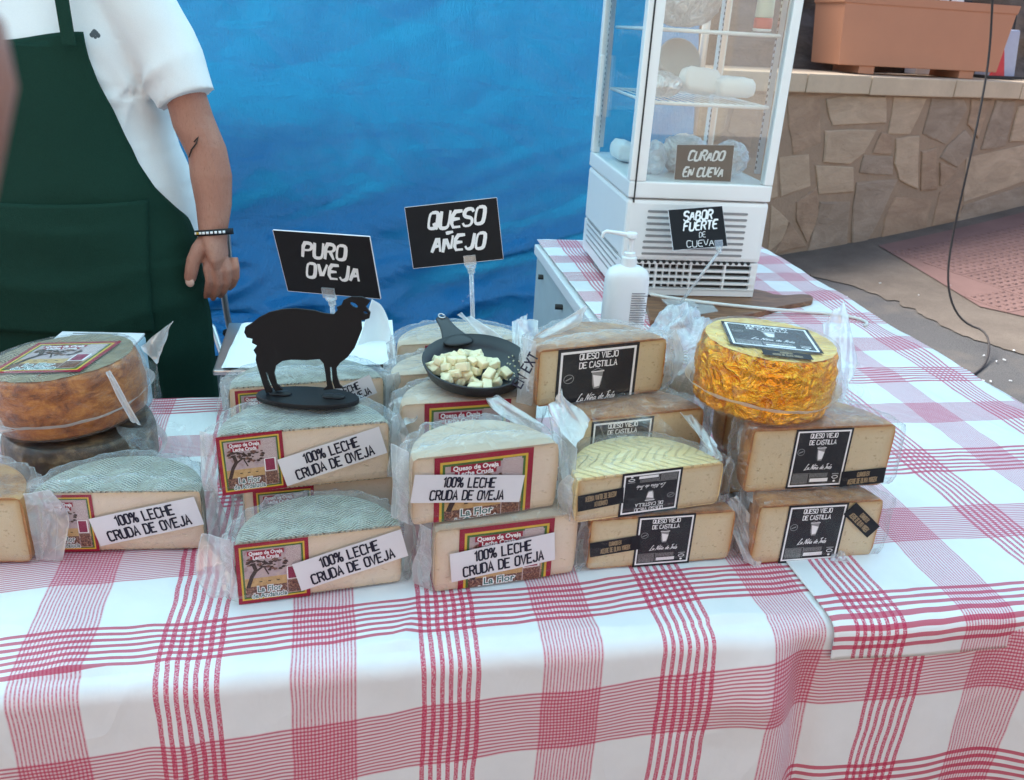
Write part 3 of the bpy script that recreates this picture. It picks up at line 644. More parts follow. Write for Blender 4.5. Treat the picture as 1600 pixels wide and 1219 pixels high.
def shrub(name, label, loc, sx, sy, hh, n, cat='plant', seed=1):
    rd = random.Random(seed); t = thing(name, label, cat, loc); st = MB(); lf = MB()
    for k in range(max(3, n//60)):
        a = rd.uniform(0, 2*PI); bx, by = rd.uniform(-sx, sx)*.4, rd.uniform(-sy, sy)*.4
        top = (bx+math.cos(a)*sx*rd.uniform(.3, 1), by+math.sin(a)*sy*rd.uniform(.3, 1), hh*rd.uniform(.6, 1)); mid = ((bx+top[0])/2+rd.uniform(-.02, .02), (by+top[1])/2, top[2]*.55)
        st.tube([(bx, by, 0), mid, top], [.007, .005, .003], 5)
        for q in range(60):
            f = rd.uniform(.15, 1); p = Vector((bx, by, 0)).lerp(Vector(mid), f*2) if f < .5 else Vector(mid).lerp(Vector(top), f*2-1)
            d = Vector((rd.gauss(0, 1), rd.gauss(0, 1), rd.gauss(.3, .8))).normalized(); s = rd.uniform(.025, .05); w = d.cross(Vector((0, 0, 1))).normalized()*s*.3
            a0 = p+d*.01; lf.add([a0, a0+d*s*.5+w, a0+d*s, a0+d*s*.5-w], [(0, 1, 2, 3)])
    st.build('stems', MAT['rock'], t); lf.build('leaves', MAT['leaf'], t, kind='stuff', fix=False); return t
sp_ = W2(t_l+.75, -.30)
shrub('shrub', 'dark green leafy shrub growing in the terracotta planter', (sp_.x, sp_.y, WC+.44), .42, .12, .4, 420, seed=4)
# dark rock bank behind the wall
mb = MB()
def rk(u, v):
    a = -.2+u*3.6; z = WC-.3+v*(1.6-.5*min(1, max(0, u*3-.9))); q = W2(-1.7+u*6.2, -.66-.25*v-.1*nz(u*9, v*5, 3)-.06*nz(u*22, v*12, 7)); return (q.x, q.y, z)
mb.grid(rk, 150, 40); 
q0, q1 = W2(-1.7, -1.5), W2(.45, -1.5)
o = mb.build('rock_outcrop', MAT['rock'], smooth=True, label='dark grey brown rough rock face rising behind the wall at the end of the planter', cat='rock', fix=False)
sm_ = o.modifiers.new('solid', 'SOLIDIFY'); sm_.thickness = .3; sm_.offset = -1
# pieces at the planter's right end
tb = W2(wloc(1596, 100)[0]+.26, -.42)
bgt = thing('shopping_bag', 'red and pale grey bag standing on the coping at the right end of the planter', 'bag', (tb.x, tb.y, WC), R(20))
mb = MB(); mb.box((0, 0, .17), (.24, .16, .34), taper=.72); mb.build('bag_body', simple('bag_grey', (.42, .46, .58), .6), bgt, bevel=.012)
mb = MB(); mb.prism([[(-.16, 0), (-.02, 0), (-.09, .2)]], lambda x, y, d: Vector((x, -.10-d, y)), .02); mb.build('red_panel', simple('bag_red', (.55, .03, .04), .5), bgt)
mb = MB(); mb.tube([(-.08, 0, .33), (-.06, 0, .45), (.06, 0, .45), (.08, 0, .33)], .008); mb.build('handle', MAT['dark'], bgt)
mb = MB(); mb.bbox((-.2, -.14, .001), (.2, .12, .02)); mb.build('base_tray', MAT['dark'], bgt)
tw_ = W2(wloc(1530, 100)[0]+.16, -.60)
wbx = thing('white_box', 'small white box with a dark side behind the right end of the planter', 'box', (tw_.x, tw_.y, WC), R(20))
mb = MB(); mb.box((0, 0, .26), (.30, .12, .52)); mb.build('box_body', MAT['white_plastic'], wbx, bevel=.006)
mb = MB(); mb.box((.19, 0, .26), (.08, .12, .52)); mb.build('side_panel', MAT['dark'], wbx, bevel=.004)
# hanging cable
cp = [Q(1552, -60, 4.4), Q(1551, 0, 4.4), Q(1546, 90, 4.4), Q(1532, 170, 4.35), Q(1512, 265, 4.3), Q(1492, 350, 4.3), Q(1480, 420, 4.25), Q(1484, 470, 4.2), Q(1505, 505, 4.15)]
e1, e2, e3 = G(1538, 545), G(1545, 568), G(1510, 596); e4 = G(1440, 620)
cp += [Vector((e1.x, e1.y, .10)), Vector((e2.x, e2.y, .012)), Vector((e3.x, e3.y, .01)), Vector((e4.x, e4.y, .01)), Vector((e4.x-1, e4.y+.2, .01))]
cp = [Vector((cp[0].x, cp[0].y, 2.9))]+cp
cp = [tuple(p) for p in cp]
for _ in range(2):
    q = [cp[0]]
    for a, b in zip(cp[:-1], cp[1:]): a, b = Vector(a), Vector(b); q += [tuple(a*.75+b*.25), tuple(a*.25+b*.75)]
    cp = q+[cp[-1]]
mb = MB(); mb.tube(cp, .0052, 6); mb.build('hanging_cable', MAT['cable'], smooth=True, label='thin black cable hanging down past the planter to the asphalt', cat='cable')

# ------------------------------------------------------------ sunlit house across the street, behind the camera (seen in the fridge glass)
bld = thing('building', 'cream plastered house across the street behind the viewer', 'building', (0, -8, 0))
pl_m = simple('cream_plaster', (.66, .55, .44), .9, .2, var=.12, scale=1.5, bump=.3, bscale=20, bd=.01)
mb = MB(); mb.bbox((-14, -6, 0), (16, 0, 7.5)); mb.build('wall', pl_m, bld)
mb = MB(); mb.bbox((-14.3, -6.3, 7.5), (16.3, .3, 7.75)); mb.build('cornice', MAT['coping'], bld)
for k in range(6):
    for z_ in (1.1, 4.4):
        x_ = -11.5+k*4.8
        mb = MB(); mb.bbox((x_, .002, z_), (x_+1.2, .05, z_+1.5)); w_ = mb.build('window', MAT['white_plastic'], bld)
        mb = MB(); mb.bbox((x_+.08, .052, z_+.08), (x_+1.12, .06, z_+1.42)); mb.build('pane', MAT['dark'], w_)
mb = MB(); mb.bbox((2.0, .002, 0), (3.1, .06, 2.2)); mb.build('door', MAT['wood'], bld)
mb = MB(); mb.grid(lambda u, v: (-14+30*u, -7.9+4.4*v, .006), 8, 2); mb.build('sidewalk', MAT['concrete'], kind='structure', fix=False)

# ------------------------------------------------------------ blue tarpaulin
TX0, TX1, TY, TH = -3.4, .70, 4.05, 2.62
def ridge(x): return 1-abs(x)*2
def tf(u, v):
    # v: 0 top .. .86 ground line .. 1 gathered on the ground
    x = TX0+u*(TX1-TX0); hv = min(v/.86, 1); z = TH*(1-hv)
    low = max(0, 1-z/.95)
    d = .05*math.sin(x*2.3+z*.9)+.06*nz(x*1.1, z*1.1, 5)+.022*ridge(nz(x*1.6+z*1.5, z*1.9-x*.5, 2))+.030*max(0, ridge(nz(x*.9-z*1.7, z*.5+x*.4, 17))-.35)+.012*max(0, ridge(nz(x*2.2-z*3.4, z*1.2+x, 27))-.4)+.010*ridge(nz(x*5+z*4, z*3-x, 9))
    d += low*(.13*max(0, ridge(nz(x*.9+z*.6, z*3.6-x*1.5, 12)))**1.5+.06*ridge(nz(x*1.4+z*.8, z*6.5-x*2.6, 31))+.014*ridge(nz(x*6, z*9-x*4, 5)))+.25*low**2
    y = TY-d; x2 = x+.015*nz(x*3, z*3, 44)+.03*low*nz(z*9, x*2, 3)
    x2 += u**6*.04*math.sin(z*2.2)
    if v > .86:
        k = (v-.86)/.14; y -= k*.38; z = max(.006, .03+.07*abs(nz(x*3.5, k*3, 8))*(1-k)+.05*ridge(nz(x*2.2+k*2, k*4, 21))*(1-k*.7))
    return (x2, y, max(z, .006))
mb = MB(); mb.grid(tf, 330, 260)
tp_ = thing('tarpaulin', 'wrinkled blue plastic tarpaulin hanging behind the stall down to the ground', 'tarp', (0, 0, 0))
mb.build('tarp_sheet', MAT['tarp'], tp_, smooth=True, fix=False)
mb = MB(); mb.tube([(TX0-.1, TY-.02, TH+.015), (TX1+.1, TY-.02, TH+.015)], .02, 10); mb.tube([(TX0-.05, TY+.02, 0), (TX0-.05, TY+.02, TH)], .02, 10); mb.build('hanging_pole', MAT['steel'], tp_, smooth=True)

aw = thing('stall_awning', 'blue tarpaulin awning stretched over the whole stall above the picture', 'awning')
def awf(u, v):
    x = -3.4+5.1*u; y = .15+3.9*v; return (x, y, 2.42+.22*v-.06*math.sin(PI*u*2)**2+.012*nz(x*3, y*3, 2))
mb = MB(); mb.grid(awf, 60, 50); mb.build('awning_sheet', MAT['awning'], aw, smooth=True, fix=False)
mb = MB()
for a, b in (((-3.4, .15, 0), (-3.4, .15, 2.42)), ((2.15, .15, 0), (2.15, .15, 2.42)), ((-3.4, .15, 2.41), (2.15, .15, 2.41)), ((-3.4, 4.03, 2.62), (1.7, 4.03, 2.62)), ((.74, 4.03, 0), (.74, 4.03, 2.62)), ((-3.4, .15, 2.41), (-3.4, 4.03, 2.61)), ((1.7, .15, 2.41), (1.7, 4.03, 2.61))): mb.tube([a, b], .018, 10)
mb.build('awning_frame', MAT['steel'], aw, smooth=True)

# ------------------------------------------------------------ tables
EX = R(12); SLOPE = math.tan(EX)
def yedge(x): return .768+SLOPE*x if x < .38 else .768+SLOPE*.38+.17*(x-.38)
ta = thing('trestle_table', 'front folding table under the checked cloth carrying the cheeses', 'table', (0, .768, 0), EX)
mb = MB(); mb.bbox((-1.75, .012, .705), (.40, .70, .735)); mb.build('table_top', MAT['white_plastic'], ta, bevel=.004)
for x in (-1.6, .3):
    for y in (.08, .62):
        mb = MB(); mb.tube([(x, y, 0), (x, y, .705)], .014, 10); mb.build('leg', MAT['steel'], ta, smooth=True)
e2B = Vector((-.1616, .987)); 
tb2 = thing('side_table', 'second folding table running back under the display fridge, pale side panel with black bolts', 'table')
mb = MB()
def sb(x, s, z, o=0): return (x+e2B.x*s+o, yedge(x)+e2B.y*s, z)
c4 = [sb(.365, .012, 0), sb(1.075, .012, 0), sb(1.075, 1.86, 0), sb(.345, 1.86, 0)]
mb.add([(x, y, .705) for x, y, z in c4]+[(x, y, .735) for x, y, z in c4], [(0, 1, 2, 3)[::-1], (4, 5, 6, 7), (0, 1, 5, 4), (1, 2, 6, 5), (2, 3, 7, 6), (3, 0, 4, 7)]); mb.build('table_top', MAT['white_plastic'], tb2, bevel=.003)
pm = simple('panel_grey_green', (.42, .50, .52), .4, .5)
mb = MB()
for (xa, sa), (xb, sb_) in ((((.372, .75), (.352, 1.84))), ((.372, 1.80), (1.06, 1.80))):
    a, b = Vector(sb(xa, sa, 0)), Vector(sb(xb, sb_, 0)); n_ = (b-a).cross(Vector((0, 0, 1))).normalized()*.012
    mb.add([a+Vector((0, 0, .35)), b+Vector((0, 0, .35)), b+n_+Vector((0, 0, .35)), a+n_+Vector((0, 0, .35)), a+Vector((0, 0, .703)), b+Vector((0, 0, .703)), b+n_+Vector((0, 0, .703)), a+n_+Vector((0, 0, .703))],
           [(3, 2, 1, 0), (4, 5, 6, 7), (0, 1, 5, 4), (1, 2, 6, 5), (2, 3, 7, 6), (3, 0, 4, 7)])
sp = mb.build('side_panel', pm, tb2)
for s_b, zb in ((1.73, .665), (1.45, .66), (1.2, .66)):
    p = Vector(sb(.356-.005+.0, s_b, zb)); mb = MB(); mb.tube([p+Vector((-.012, 0, 0)), p+Vector((.01, 0, 0))], .008, 8); mb.build('bolt', MAT['bolt'], tb2)
for x, s in ((.42, .1), (1.02, .1), (.40, 1.78), (1.0, 1.78)):
    mb = MB(); p = sb(x, s, 0); mb.tube([(p[0], p[1], 0), (p[0], p[1], .705)], .015, 10); mb.build('leg', MAT['steel'], tb2, smooth=True)

def wr(x, y, k=1):     # small wrinkles of the cloth lying on the table
    return k*(.0012*nz(x*14, y*9, 1)+.0016*max(0, ridge(nz(x*5+y*2, y*4, 7))-.55)*2+.0005*nz(x*40, y*40, 4))
RAD = .022
def clothA(u, s):      # u along the edge (x of the edge point), s into the table (negative: hanging)
    ex, ey = u, yedge(u); e2 = Vector((-math.sin(EX), math.cos(EX)))
    if s >= 0:
        k = .004*math.exp(-(s/.12)**2)*max(0, nz(u*6, s*5, 5)+.1)*3+.004*math.exp(-(s/.09)**2)*(math.exp(-((u+.33+.5*s)/.018)**2)+.9*math.exp(-((u+.105-.35*s)/.010)**2)+.8*math.exp(-((u+.43+.3*s)/.02)**2)+.9*math.exp(-((u-.27+.4*s)/.03)**2))
        return (ex+e2.x*s, ey+e2.y*s, .741+wr(u, s)+k)
    a = min(-s/RAD, PI/2); d = max(0, -s-RAD*PI/2)
    out = RAD*math.sin(a); z = .741-RAD*(1-math.cos(a))-d
    ramp = min(1, -s/.10)
    f = ramp*(.010*nz(u*3.1, 0, 3)+.018*math.exp(-((u-.31-.12*d)/.035)**2)-.014*math.exp(-((u-.355-.1*d)/.02)**2)+.022*math.exp(-((u-.66-.25*d)/.05)**2)-.05*max(0, (u-.70-.2*d))*3*min(1, d*4)
         +.006*math.exp(-((u+.32+.1*d)/.02)**2)+.01*math.exp(-((u+.02)/.06)**2)*d*3+.006*nz(u*9, d*3, 6))+.05*d
    out += f+.008*ramp*math.exp(-((u-.27)/.05)**2-((d-.05)/.05)**2)
    n_ = Vector((math.sin(EX), -math.cos(EX)))
    return (ex+n_.x*out, ey+n_.y*out, z)
U0_, U1_, S0_, S1_ = -1.8, 1.12, -.52, .70
mb = MB(); NU, NV = 420, 230
def sv(v): return S0_+(S1_-S0_)*v
mb.grid(lambda u, v: clothA(U0_+(U1_-U0_)*u, sv(v)), NU, NV,
        uvf=lambda u, v: ((U0_+(U1_-U0_)*u)*1.022+.052-.02*sv(v)+(.07*sv(v)*min(1, max(0, -(U0_+(U1_-U0_)*u)-.1)*2)), (sv(v) if sv(v) > 0 else sv(v)*.88)-.060-.055*(U0_+(U1_-U0_)*u)+.006*nz((U0_+(U1_-U0_)*u)*5, sv(v)*4, 3)))
o = mb.build('tablecloth', MAT['clothA'], smooth=True, fix=False, label='red striped and checked oilcloth on the front table, hanging down its front', cat='tablecloth')
sd_ = o.modifiers.new('solid', 'SOLIDIFY'); sd_.thickness = .0012; sd_.offset = -1
UBL, UBR, SB0, SB1 = .352, 1.09, -.062, 1.875
def UL(v): q = SB0+(SB1-SB0)*v; return .388-.018*max(q, 0)
def clothB(u, s):
    zz = .7455+wr(u+3, s, 1.2); drop = 0
    ur = 1.075+.003*nz(s*5, 2, 2)
    x = u
    if u > ur: drop = u-ur; x = ur+min(drop, .02)*.6
    ex, ey = x, yedge(x); 
    if s >= 0: p = Vector((ex+e2B.x*s, ey+e2B.y*s, zz))
    else:
        a = min(-s/(RAD*.9), PI/2); d = max(0, -s-RAD*.9*PI/2); out = (RAD+.001)*math.sin(a)+.0035*min(1, -s/.012)+.05*d+.004*nz(u*7, s*9, 3)*min(1, -s/.03)
        p = Vector((ex+.19*out, ey-.98*out, zz-RAD*.9*(1-math.cos(a))-d*.9))
    if drop: p.z -= max(0, drop-.008); p.x += .008*math.sin(s*19)*min(1, drop*8)
    lift = max(0, 1-(u-UBL)/.02)*.0
    p.z += lift
    if s > 0:   # the far right edge buckles a little
        k = max(0, 1-abs(u-1.05)/.05); p.z += k*.006*max(0, math.sin(s*16)); p.x += k*.006*math.sin(s*16+1)
    return p
mb = MB(); U1b = 1.075+.22
mb.grid(lambda u, v: clothB(UL(v)+(U1b-UL(v))*u, SB0+(SB1-SB0)*v), 190, 330,
        uvf=lambda u, v: ((UL(v)+(U1b-UL(v))*u)-.447, SB0+(SB1-SB0)*v+.018-.03*(UBL+(U1b-UBL)*u)))
o = mb.build('tablecloth', MAT['clothB'], smooth=True, fix=False, label='second red checked oilcloth on the side table, its corner overlapping the front cloth', cat='tablecloth')
sd_ = o.modifiers.new('solid', 'SOLIDIFY'); sd_.thickness = .0012; sd_.offset = -1

# ============================================================ CHEESES
def lab_flor(mb, x0, y0, w, h, T, lay=.0, tilt=0, crop=0):
    """red bordered label with the oak meadow; materials 0 red 1 yellow 2 green 3 sky 4 field 5 bush 6 tree 7 white 8 plum 9 teal 10 smallprint"""
    cx, cy = x0+w/2, y0+h/2; ct, st = math.cos(tilt), math.sin(tilt)
    def T2(x, y, d):
        X, Y = x-w/2, y-h/2; Y = max(Y, -h/2+crop)
        return T(cx+X*ct-Y*st, cy+X*st+Y*ct, d)
    b = .055*w; e = .00008
    rect(mb, 0, 0, w, h, T2, 0, lay); rect(mb, b, b, w-b, h-b, T2, 1, lay+e); rect(mb, b*1.45, b*1.45, w-b*1.45, h-b*1.45, T2, 2, lay+2*e)
    i = b*1.9; rect(mb, i, i, w-i, h-i, T2, 3, lay+3*e)
    rect(mb, i, h*.26, w-i, h*.42, T2, 4, lay+4*e); rect(mb, i, i, w-i, h*.28, T2, 5, lay+5*e)
    # tree
    for pts, ww in (([(i+.04*w, h*.27), (i+.10*w, h*.45), (i+.16*w, h*.55), (i+.13*w, h*.66)], .055), ([(i+.12*w, h*.5), (i+.25*w, h*.6), (i+.4*w, h*.58)], .03), ([(i+.28*w, h*.58), (i+.33*w, h*.46)], .02)):
        ribbon(mb, pts, ww*w, T2, 6, lay+6*e)
    rd = random.Random(5)
    for _ in range(46):
        x = i+rd.uniform(0, .60)*w; y = h*(.58+rd.uniform(-.04, .13)+.08*(x < .4*w)); r = rd.uniform(.015, .045)*w
        k = rd.randint(5, 7); a0 = rd.uniform(0, 3)
        p = [(max(i, x+r*rd.uniform(.6, 1.3)*math.cos(a0+2*PI*q/k)), min(h-i, y+r*.6*rd.uniform(.6, 1.3)*math.sin(a0+2*PI*q/k))) for q in range(k)]
        mb.add([T2(a, c, lay+7*e+rd.random()*.00002) for a, c in p], [tuple(range(k))], rd.choice((6, 6, 5)))
    for q in range(3): rect(mb, w*(.30+.12*q), h*.345, w*(.34+.12*q), h*.36, T2, 6, lay+8*e)
    rect(mb, w*.68, i, w-i*1.15, h*.90, T2, 10, lay+6*e); rect(mb, w*.685, h*.34, w-i*1.3, h*.56, T2, 7, lay+7*e); rect(mb, w*.70, h*.35, w-i*1.5, h*.55, T2, 8, lay+8*e)
    rect(mb, w*.69, i*1.1, w-i*1.2, h*.33, T2, 5, lay+8*e)
    # banner text
    rect(mb, w*.16, h*.80, w*.66, h*.875, T2, 0, lay+8*e); rect(mb, w*.20, h*.735, w*.62, h*.80, T2, 0, lay+8*e)
    font_text(mb, 'Queso de Oveja', w*.41, h*.838, h*.062, T2, 7, lay+9*e, .035, .80*w/h)
    font_text(mb, 'Leche Cruda', w*.41, h*.765, h*.062, T2, 7, lay+9*e, .035, .80*w/h)
    font_text(mb, 'La Flor', w*.43, h*.232, h*.10, T2, 7, lay+9*e, .10, .85*w/h); font_text(mb, 'La Flor', w*.43, h*.232, h*.10, T2, 9, lay+10*e, .012, .85*w/h)
    font_text(mb, 'de Andalucia', w*.43, h*.125, h*.085, T2, 7, lay+9*e, .10, .80*w/h); font_text(mb, 'de Andalucia', w*.43, h*.125, h*.085, T2, 9, lay+10*e, .012, .80*w/h)
FLOR = [MAT[k] for k in ('lab_red', 'lab_yellow', 'lab_green', 'lab_sky', 'lab_field', 'lab_bush', 'lab_tree', 'ink_white', 'lab_plum', 'lab_teal', 'lab_small2')]
def lab_cast(mb, x0, y0, w, h, T, lay=0, tilt=0, crop=0):
    """black label; 0 black 1 white 2 grey 3 smallprint"""
    cx, cy = x0+w/2, y0+h/2; ct, st = math.cos(tilt), math.sin(tilt); e = .00008
    def T2(x, y, d):
        X, Y = x-w/2, y-h/2; Y = max(Y, -h/2+crop)
        return T(cx+X*ct-Y*st, cy+X*st+Y*ct, d)
    rect(mb, 0, 0, w, h, T2, 0, lay)
    b0, b1 = .035*w, .062*w
    for q in ((b0, b0, w-b0, b1), (b0, h-b1, w-b0, h-b0), (b0, b1, b1, h-b1), (w-b1, b1, w-b0, h-b1)): rect(mb, *q, T2, 1, lay+e)
    stroke_text(mb, 'QUESO VIEJO', w*.5, h*.885, h*.072, T2, 1, lay+e, 'serif', .80*w/h*1.05)
    stroke_text(mb, 'DE CASTILLA', w*.5, h*.775, h*.072, T2, 1, lay+e, 'serif', .78*w/h*1.05)
    # milk pail
    mb.add([T2(w*x, h*y, lay+e) for x, y in ((.43, .68), (.57, .68), (.555, .52), (.535, .46), (.465, .46), (.445, .52))], [(0, 1, 2, 3, 4, 5)], 2)
    mb.add([T2(w*x, h*y, lay+2*e) for x, y in ((.445, .64), (.56, .61), (.535, .49), (.475, .48), (.462, .54))], [(0, 1, 2, 3, 4)], 1)
    ribbon(mb, [(w*.42, h*.685), (w*.5, h*.72), (w*.58, h*.685)], w*.008, T2, 2, lay+e); ribbon(mb, [(w*.42, h*.68), (w*.58, h*.68)], w*.012, T2, 1, lay+3*e)
    stroke_text(mb, 'La Ni\u00f1a de In\u00e9s', w*.5, h*.36, h*.095, T2, 1, lay+e, 'script', .90*w/h*1.0)
    rect(mb, b1*1.3, h*.075, w*.36, h*.245, T2, 3, lay+e); rect(mb, w*.38, h*.175, w*.70, h*.25, T2, 3, lay+e)
    ribbon(mb, [(b1*1.2, h*.255), (w*.385, h*.255), (w*.385, h*.08)], w*.006, T2, 2, lay+2*e)
    rect(mb, w*.40, h*.10, w*.72, h*.16, T2, 1, lay+e)
    rg = [(w*(.84+.05*math.cos(k*PI/6)), h*(.17+.025*math.sin(k*PI/6))) for k in range(13)]; ribbon(mb, rg, w*.01, T2, 1, lay+e, closed=True)
    rect(mb, w*.78, h*.215, w*.90, h*.235, T2, 2, lay+e)
    mb.add([T2(w*(.84+.022*math.cos(k*PI/4)), h*(.10+.02*math.sin(k*PI/4)), lay+e) for k in range(8)], [tuple(range(8))], 1)
    rg = [(w*(.15+.06*math.cos(k*PI/7)), h*(.62+.055*math.sin(k*PI/7))) for k in range(15)]; ribbon(mb, rg, w*.008, T2, 2, lay+e, closed=True)
    rect(mb, w*.11, h*.61, w*.19, h*.625, T2, 2, lay+e, .4)
CAST = [MAT[k] for k in ('lab_black', 'ink_white', 'lab_grey', 'lab_small')]
def strip_label(parent, cx, cy, w, h, T, rot, lay=.0012):
    mb = MB(); ct, st = math.cos(rot), math.sin(rot)
    def T2(x, y, d): return T(cx+x*ct-y*st, cy+x*st+y*ct, d)
    rect(mb, -w/2, -h/2, w/2, h/2, T2, 0, lay)
    stroke_text(mb, 'CURADO EN', 0, h*.22, h*.27, T2, 1, lay+.0001, 'serif', .42)
    stroke_text(mb, 'ACEITE DE OLIVA VIRGEN', 0, -h*.2, h*.30, T2, 1, lay+.0001, 'serif', .40)
    return mb.build('strip_label', [MAT['lab_black'], MAT['gold_ink']], parent, fix=False)
def sticker(parent, cx, cy, w, h, T, rot, lay=.0045):
    mb = MB(); ct, st = math.cos(rot), math.sin(rot)
    def T2(x, y, d): return T(cx+x*ct-y*st, cy+x*st+y*ct, d+.0006*math.sin(x*90)*math.cos(y*60))
    n = 12
    mb.grid(lambda u, v: T2((u-.5)*w, (v-.5)*h, lay), n, 4, 0)
    k = .0005
    stroke_text(mb, '100% LECHE', 0, h*.235, h*.33, T2, 1, lay+k, 'din', .72)
    stroke_text(mb, 'CRUDA DE OVEJA', 0, -h*.225, h*.33, T2, 1, lay+k, 'din', .72)
    return mb.build('sticker', [MAT['paper'], MAT['ink_black']], parent, fix=False)
def faceT(x, y, d): return Vector((x, -.0012-d, y))

def to_local(t, p):
    c, s = math.cos(-t.rotation_euler.z), math.sin(-t.rotation_euler.z); v = Vector(p)-t.location
    return Vector((v.x*c-v.y*s, v.x*s+v.y*c, v.z))
def film_sheet(parent, c4, amp=.006, n=26, name='bag_flap', mat='film_flap', crease=3, seed=0, tip=None):
    """c4: four world corners of a limp piece of bag film"""
    a, b, c, d = [to_local(parent, p) if parent else Vector(p) for p in c4]; nn = (b-a).cross(d-a)
    if nn.length < 1e-6: nn = (c-b).cross(d-a)
    nn.normalize()
    def f(u, v):
        p = (a*(1-u)+b*u)*(1-v)+(d*(1-u)+c*u)*v
        w = amp*(1.5*nz(u*crease*.6+seed, v*crease*.6, seed)+.9*ridge(nz(u*crease*.7+v+seed, v*.7+seed, 9+seed)))
        w += amp*.5*math.sin(u*9+seed)*v*(1-v)*2
        return p+nn*w+(b-a)*.05*nz(v*3, seed, 1)+(d-a)*.05*nz(u*3, seed, 4)
    mb = MB(); mb.grid(f, n, n)
    if mat != 'film':
        for e in ([f(k/12, 1) for k in range(13)], [f(1, k/12) for k in range(13)], [f(0, k/12) for k in range(13)]): mb.tube(e, .00045, 4, 1)
    return mb.build(name, [MAT[mat], MAT['film_edge']], parent, smooth=True, fix=False)
def wrapper(t, L, h, seed, puff=.008, yscale=1.0, front=True):
    r = L/2; mb = MB(); NA = 72; NZ = 14
    pts = []
    nf = 26
    for i in range(nf): pts.append((-r+L*i/nf, 0, 0, -1))
    for i in range(NA-nf): a = PI*i/(NA-nf-1)if False else PI*i/(NA-nf); pts.append((r*math.cos(a), r*math.sin(a)*yscale, math.cos(a), math.sin(a)))
    N = len(pts); vs = []; rows = []
    prof = [(0, .001), (.5, .004), (1, .012)]+[(1, h*k/8) for k in range(2, 7)]+[(1, h-.008), (.8, h-.001), (.2, h+.002)]
    for j, (k, z) in enumerate(prof):
        for i, (x, y, nx, ny) in enumerate(pts):
            isf = i < nf
            edge = abs(x)/r
            off = (.0022+.0012*abs(nz(x*30, z*30, seed))) if isf else puff*k+.009*max(0, ridge(nz(i*.35, z*18+seed, seed)))+.003*nz(x*40+seed, y*40, z*40)
            if isf and k < 1: off = .0018*k
            vs.append((x+nx*off, y+ny*off, z+(.0015*nz(x*30, y*30, seed) if z > h*.8 else 0)))
    for k in (.85, .6, .3, .02):
        for i, (x, y, nx, ny) in enumerate(pts):
            cy = r*.42; X, Y = x*k, cy+(y-cy)*k
            if k == .85 and i < nf: Y = .006
            vs.append((X, Y, h+.0035+.004*max(0, ridge(nz(X*22+seed, Y*30, seed)))+.002*nz(X*60, Y*60, seed)))
    R_ = len(prof)+4
    for j in range(R_-1):
        for i in range(N):
            mb.f.append((j*N+i, j*N+(i+1) % N, (j+1)*N+(i+1) % N, (j+1)*N+i)); mb.m.append(1 if (i < nf and 2 <= j <= len(prof)-3) else 0)
    mb.v = vs
    return mb.build('wrapper', [MAT['film'], MAT['film_front']], t, smooth=True, fix=False)
def side_flap(t, side, L, h, w, ang, z0=0., z1=1.0, seed=0, lean=0, mat='film_flap'):
    """stiff seam of the vacuum bag standing out from one vertical edge of the cut face"""
    r = L/2+.003; dx, dy = math.cos(ang)*side, math.sin(ang)
    def f(u, v):
        ww = 1.25*w*u*(.75+.35*math.sin(PI*v)+.2*nz(v*2, seed, 1)); z = h*(z0+(z1-z0)*v)
        k = .006*u*math.sin(v*5+seed)+.003*nz(u*2, v*3, seed)
        return (side*r+dx*ww-dy*k, .003+dy*ww+dx*k*side, max(.0015, z+lean*u*w+.12*w*u*(v-.5)*2))
    mb = MB(); mb.grid(f, 10, 20); mb.tube([f(1, k/16) for k in range(17)], .0005, 4, 1); mb.tube([f(k/8, 1) for k in range(9)], .0004, 4, 1); mb.tube([f(.72, k/16) for k in range(17)], .0003, 4, 1)
    return mb.build('bag_flap', [MAT[mat], MAT['film_edge']], t, smooth=True, fix=False)
def top_flap(t, L, h, w, seed=0, side=0):
    """soft film peak over the top edge"""
    def f(u, v):
        x = (u-.5)*L*(1.0-.25*v)+side*.03*v; return (x+.004*nz(u*6, v*3, seed), .012+v*w*.9+.006*nz(u*5, seed, v), h+.003+w*.55*math.sin(PI*u)*math.sin(PI*min(1, v*.8))*(.6+.5*nz(u*4, seed, 2))+.003*nz(u*14, v*9, seed))
    mb = MB(); mb.grid(f, 24, 12); return mb.build('bag_fold', MAT['film'], t, smooth=True, fix=False)
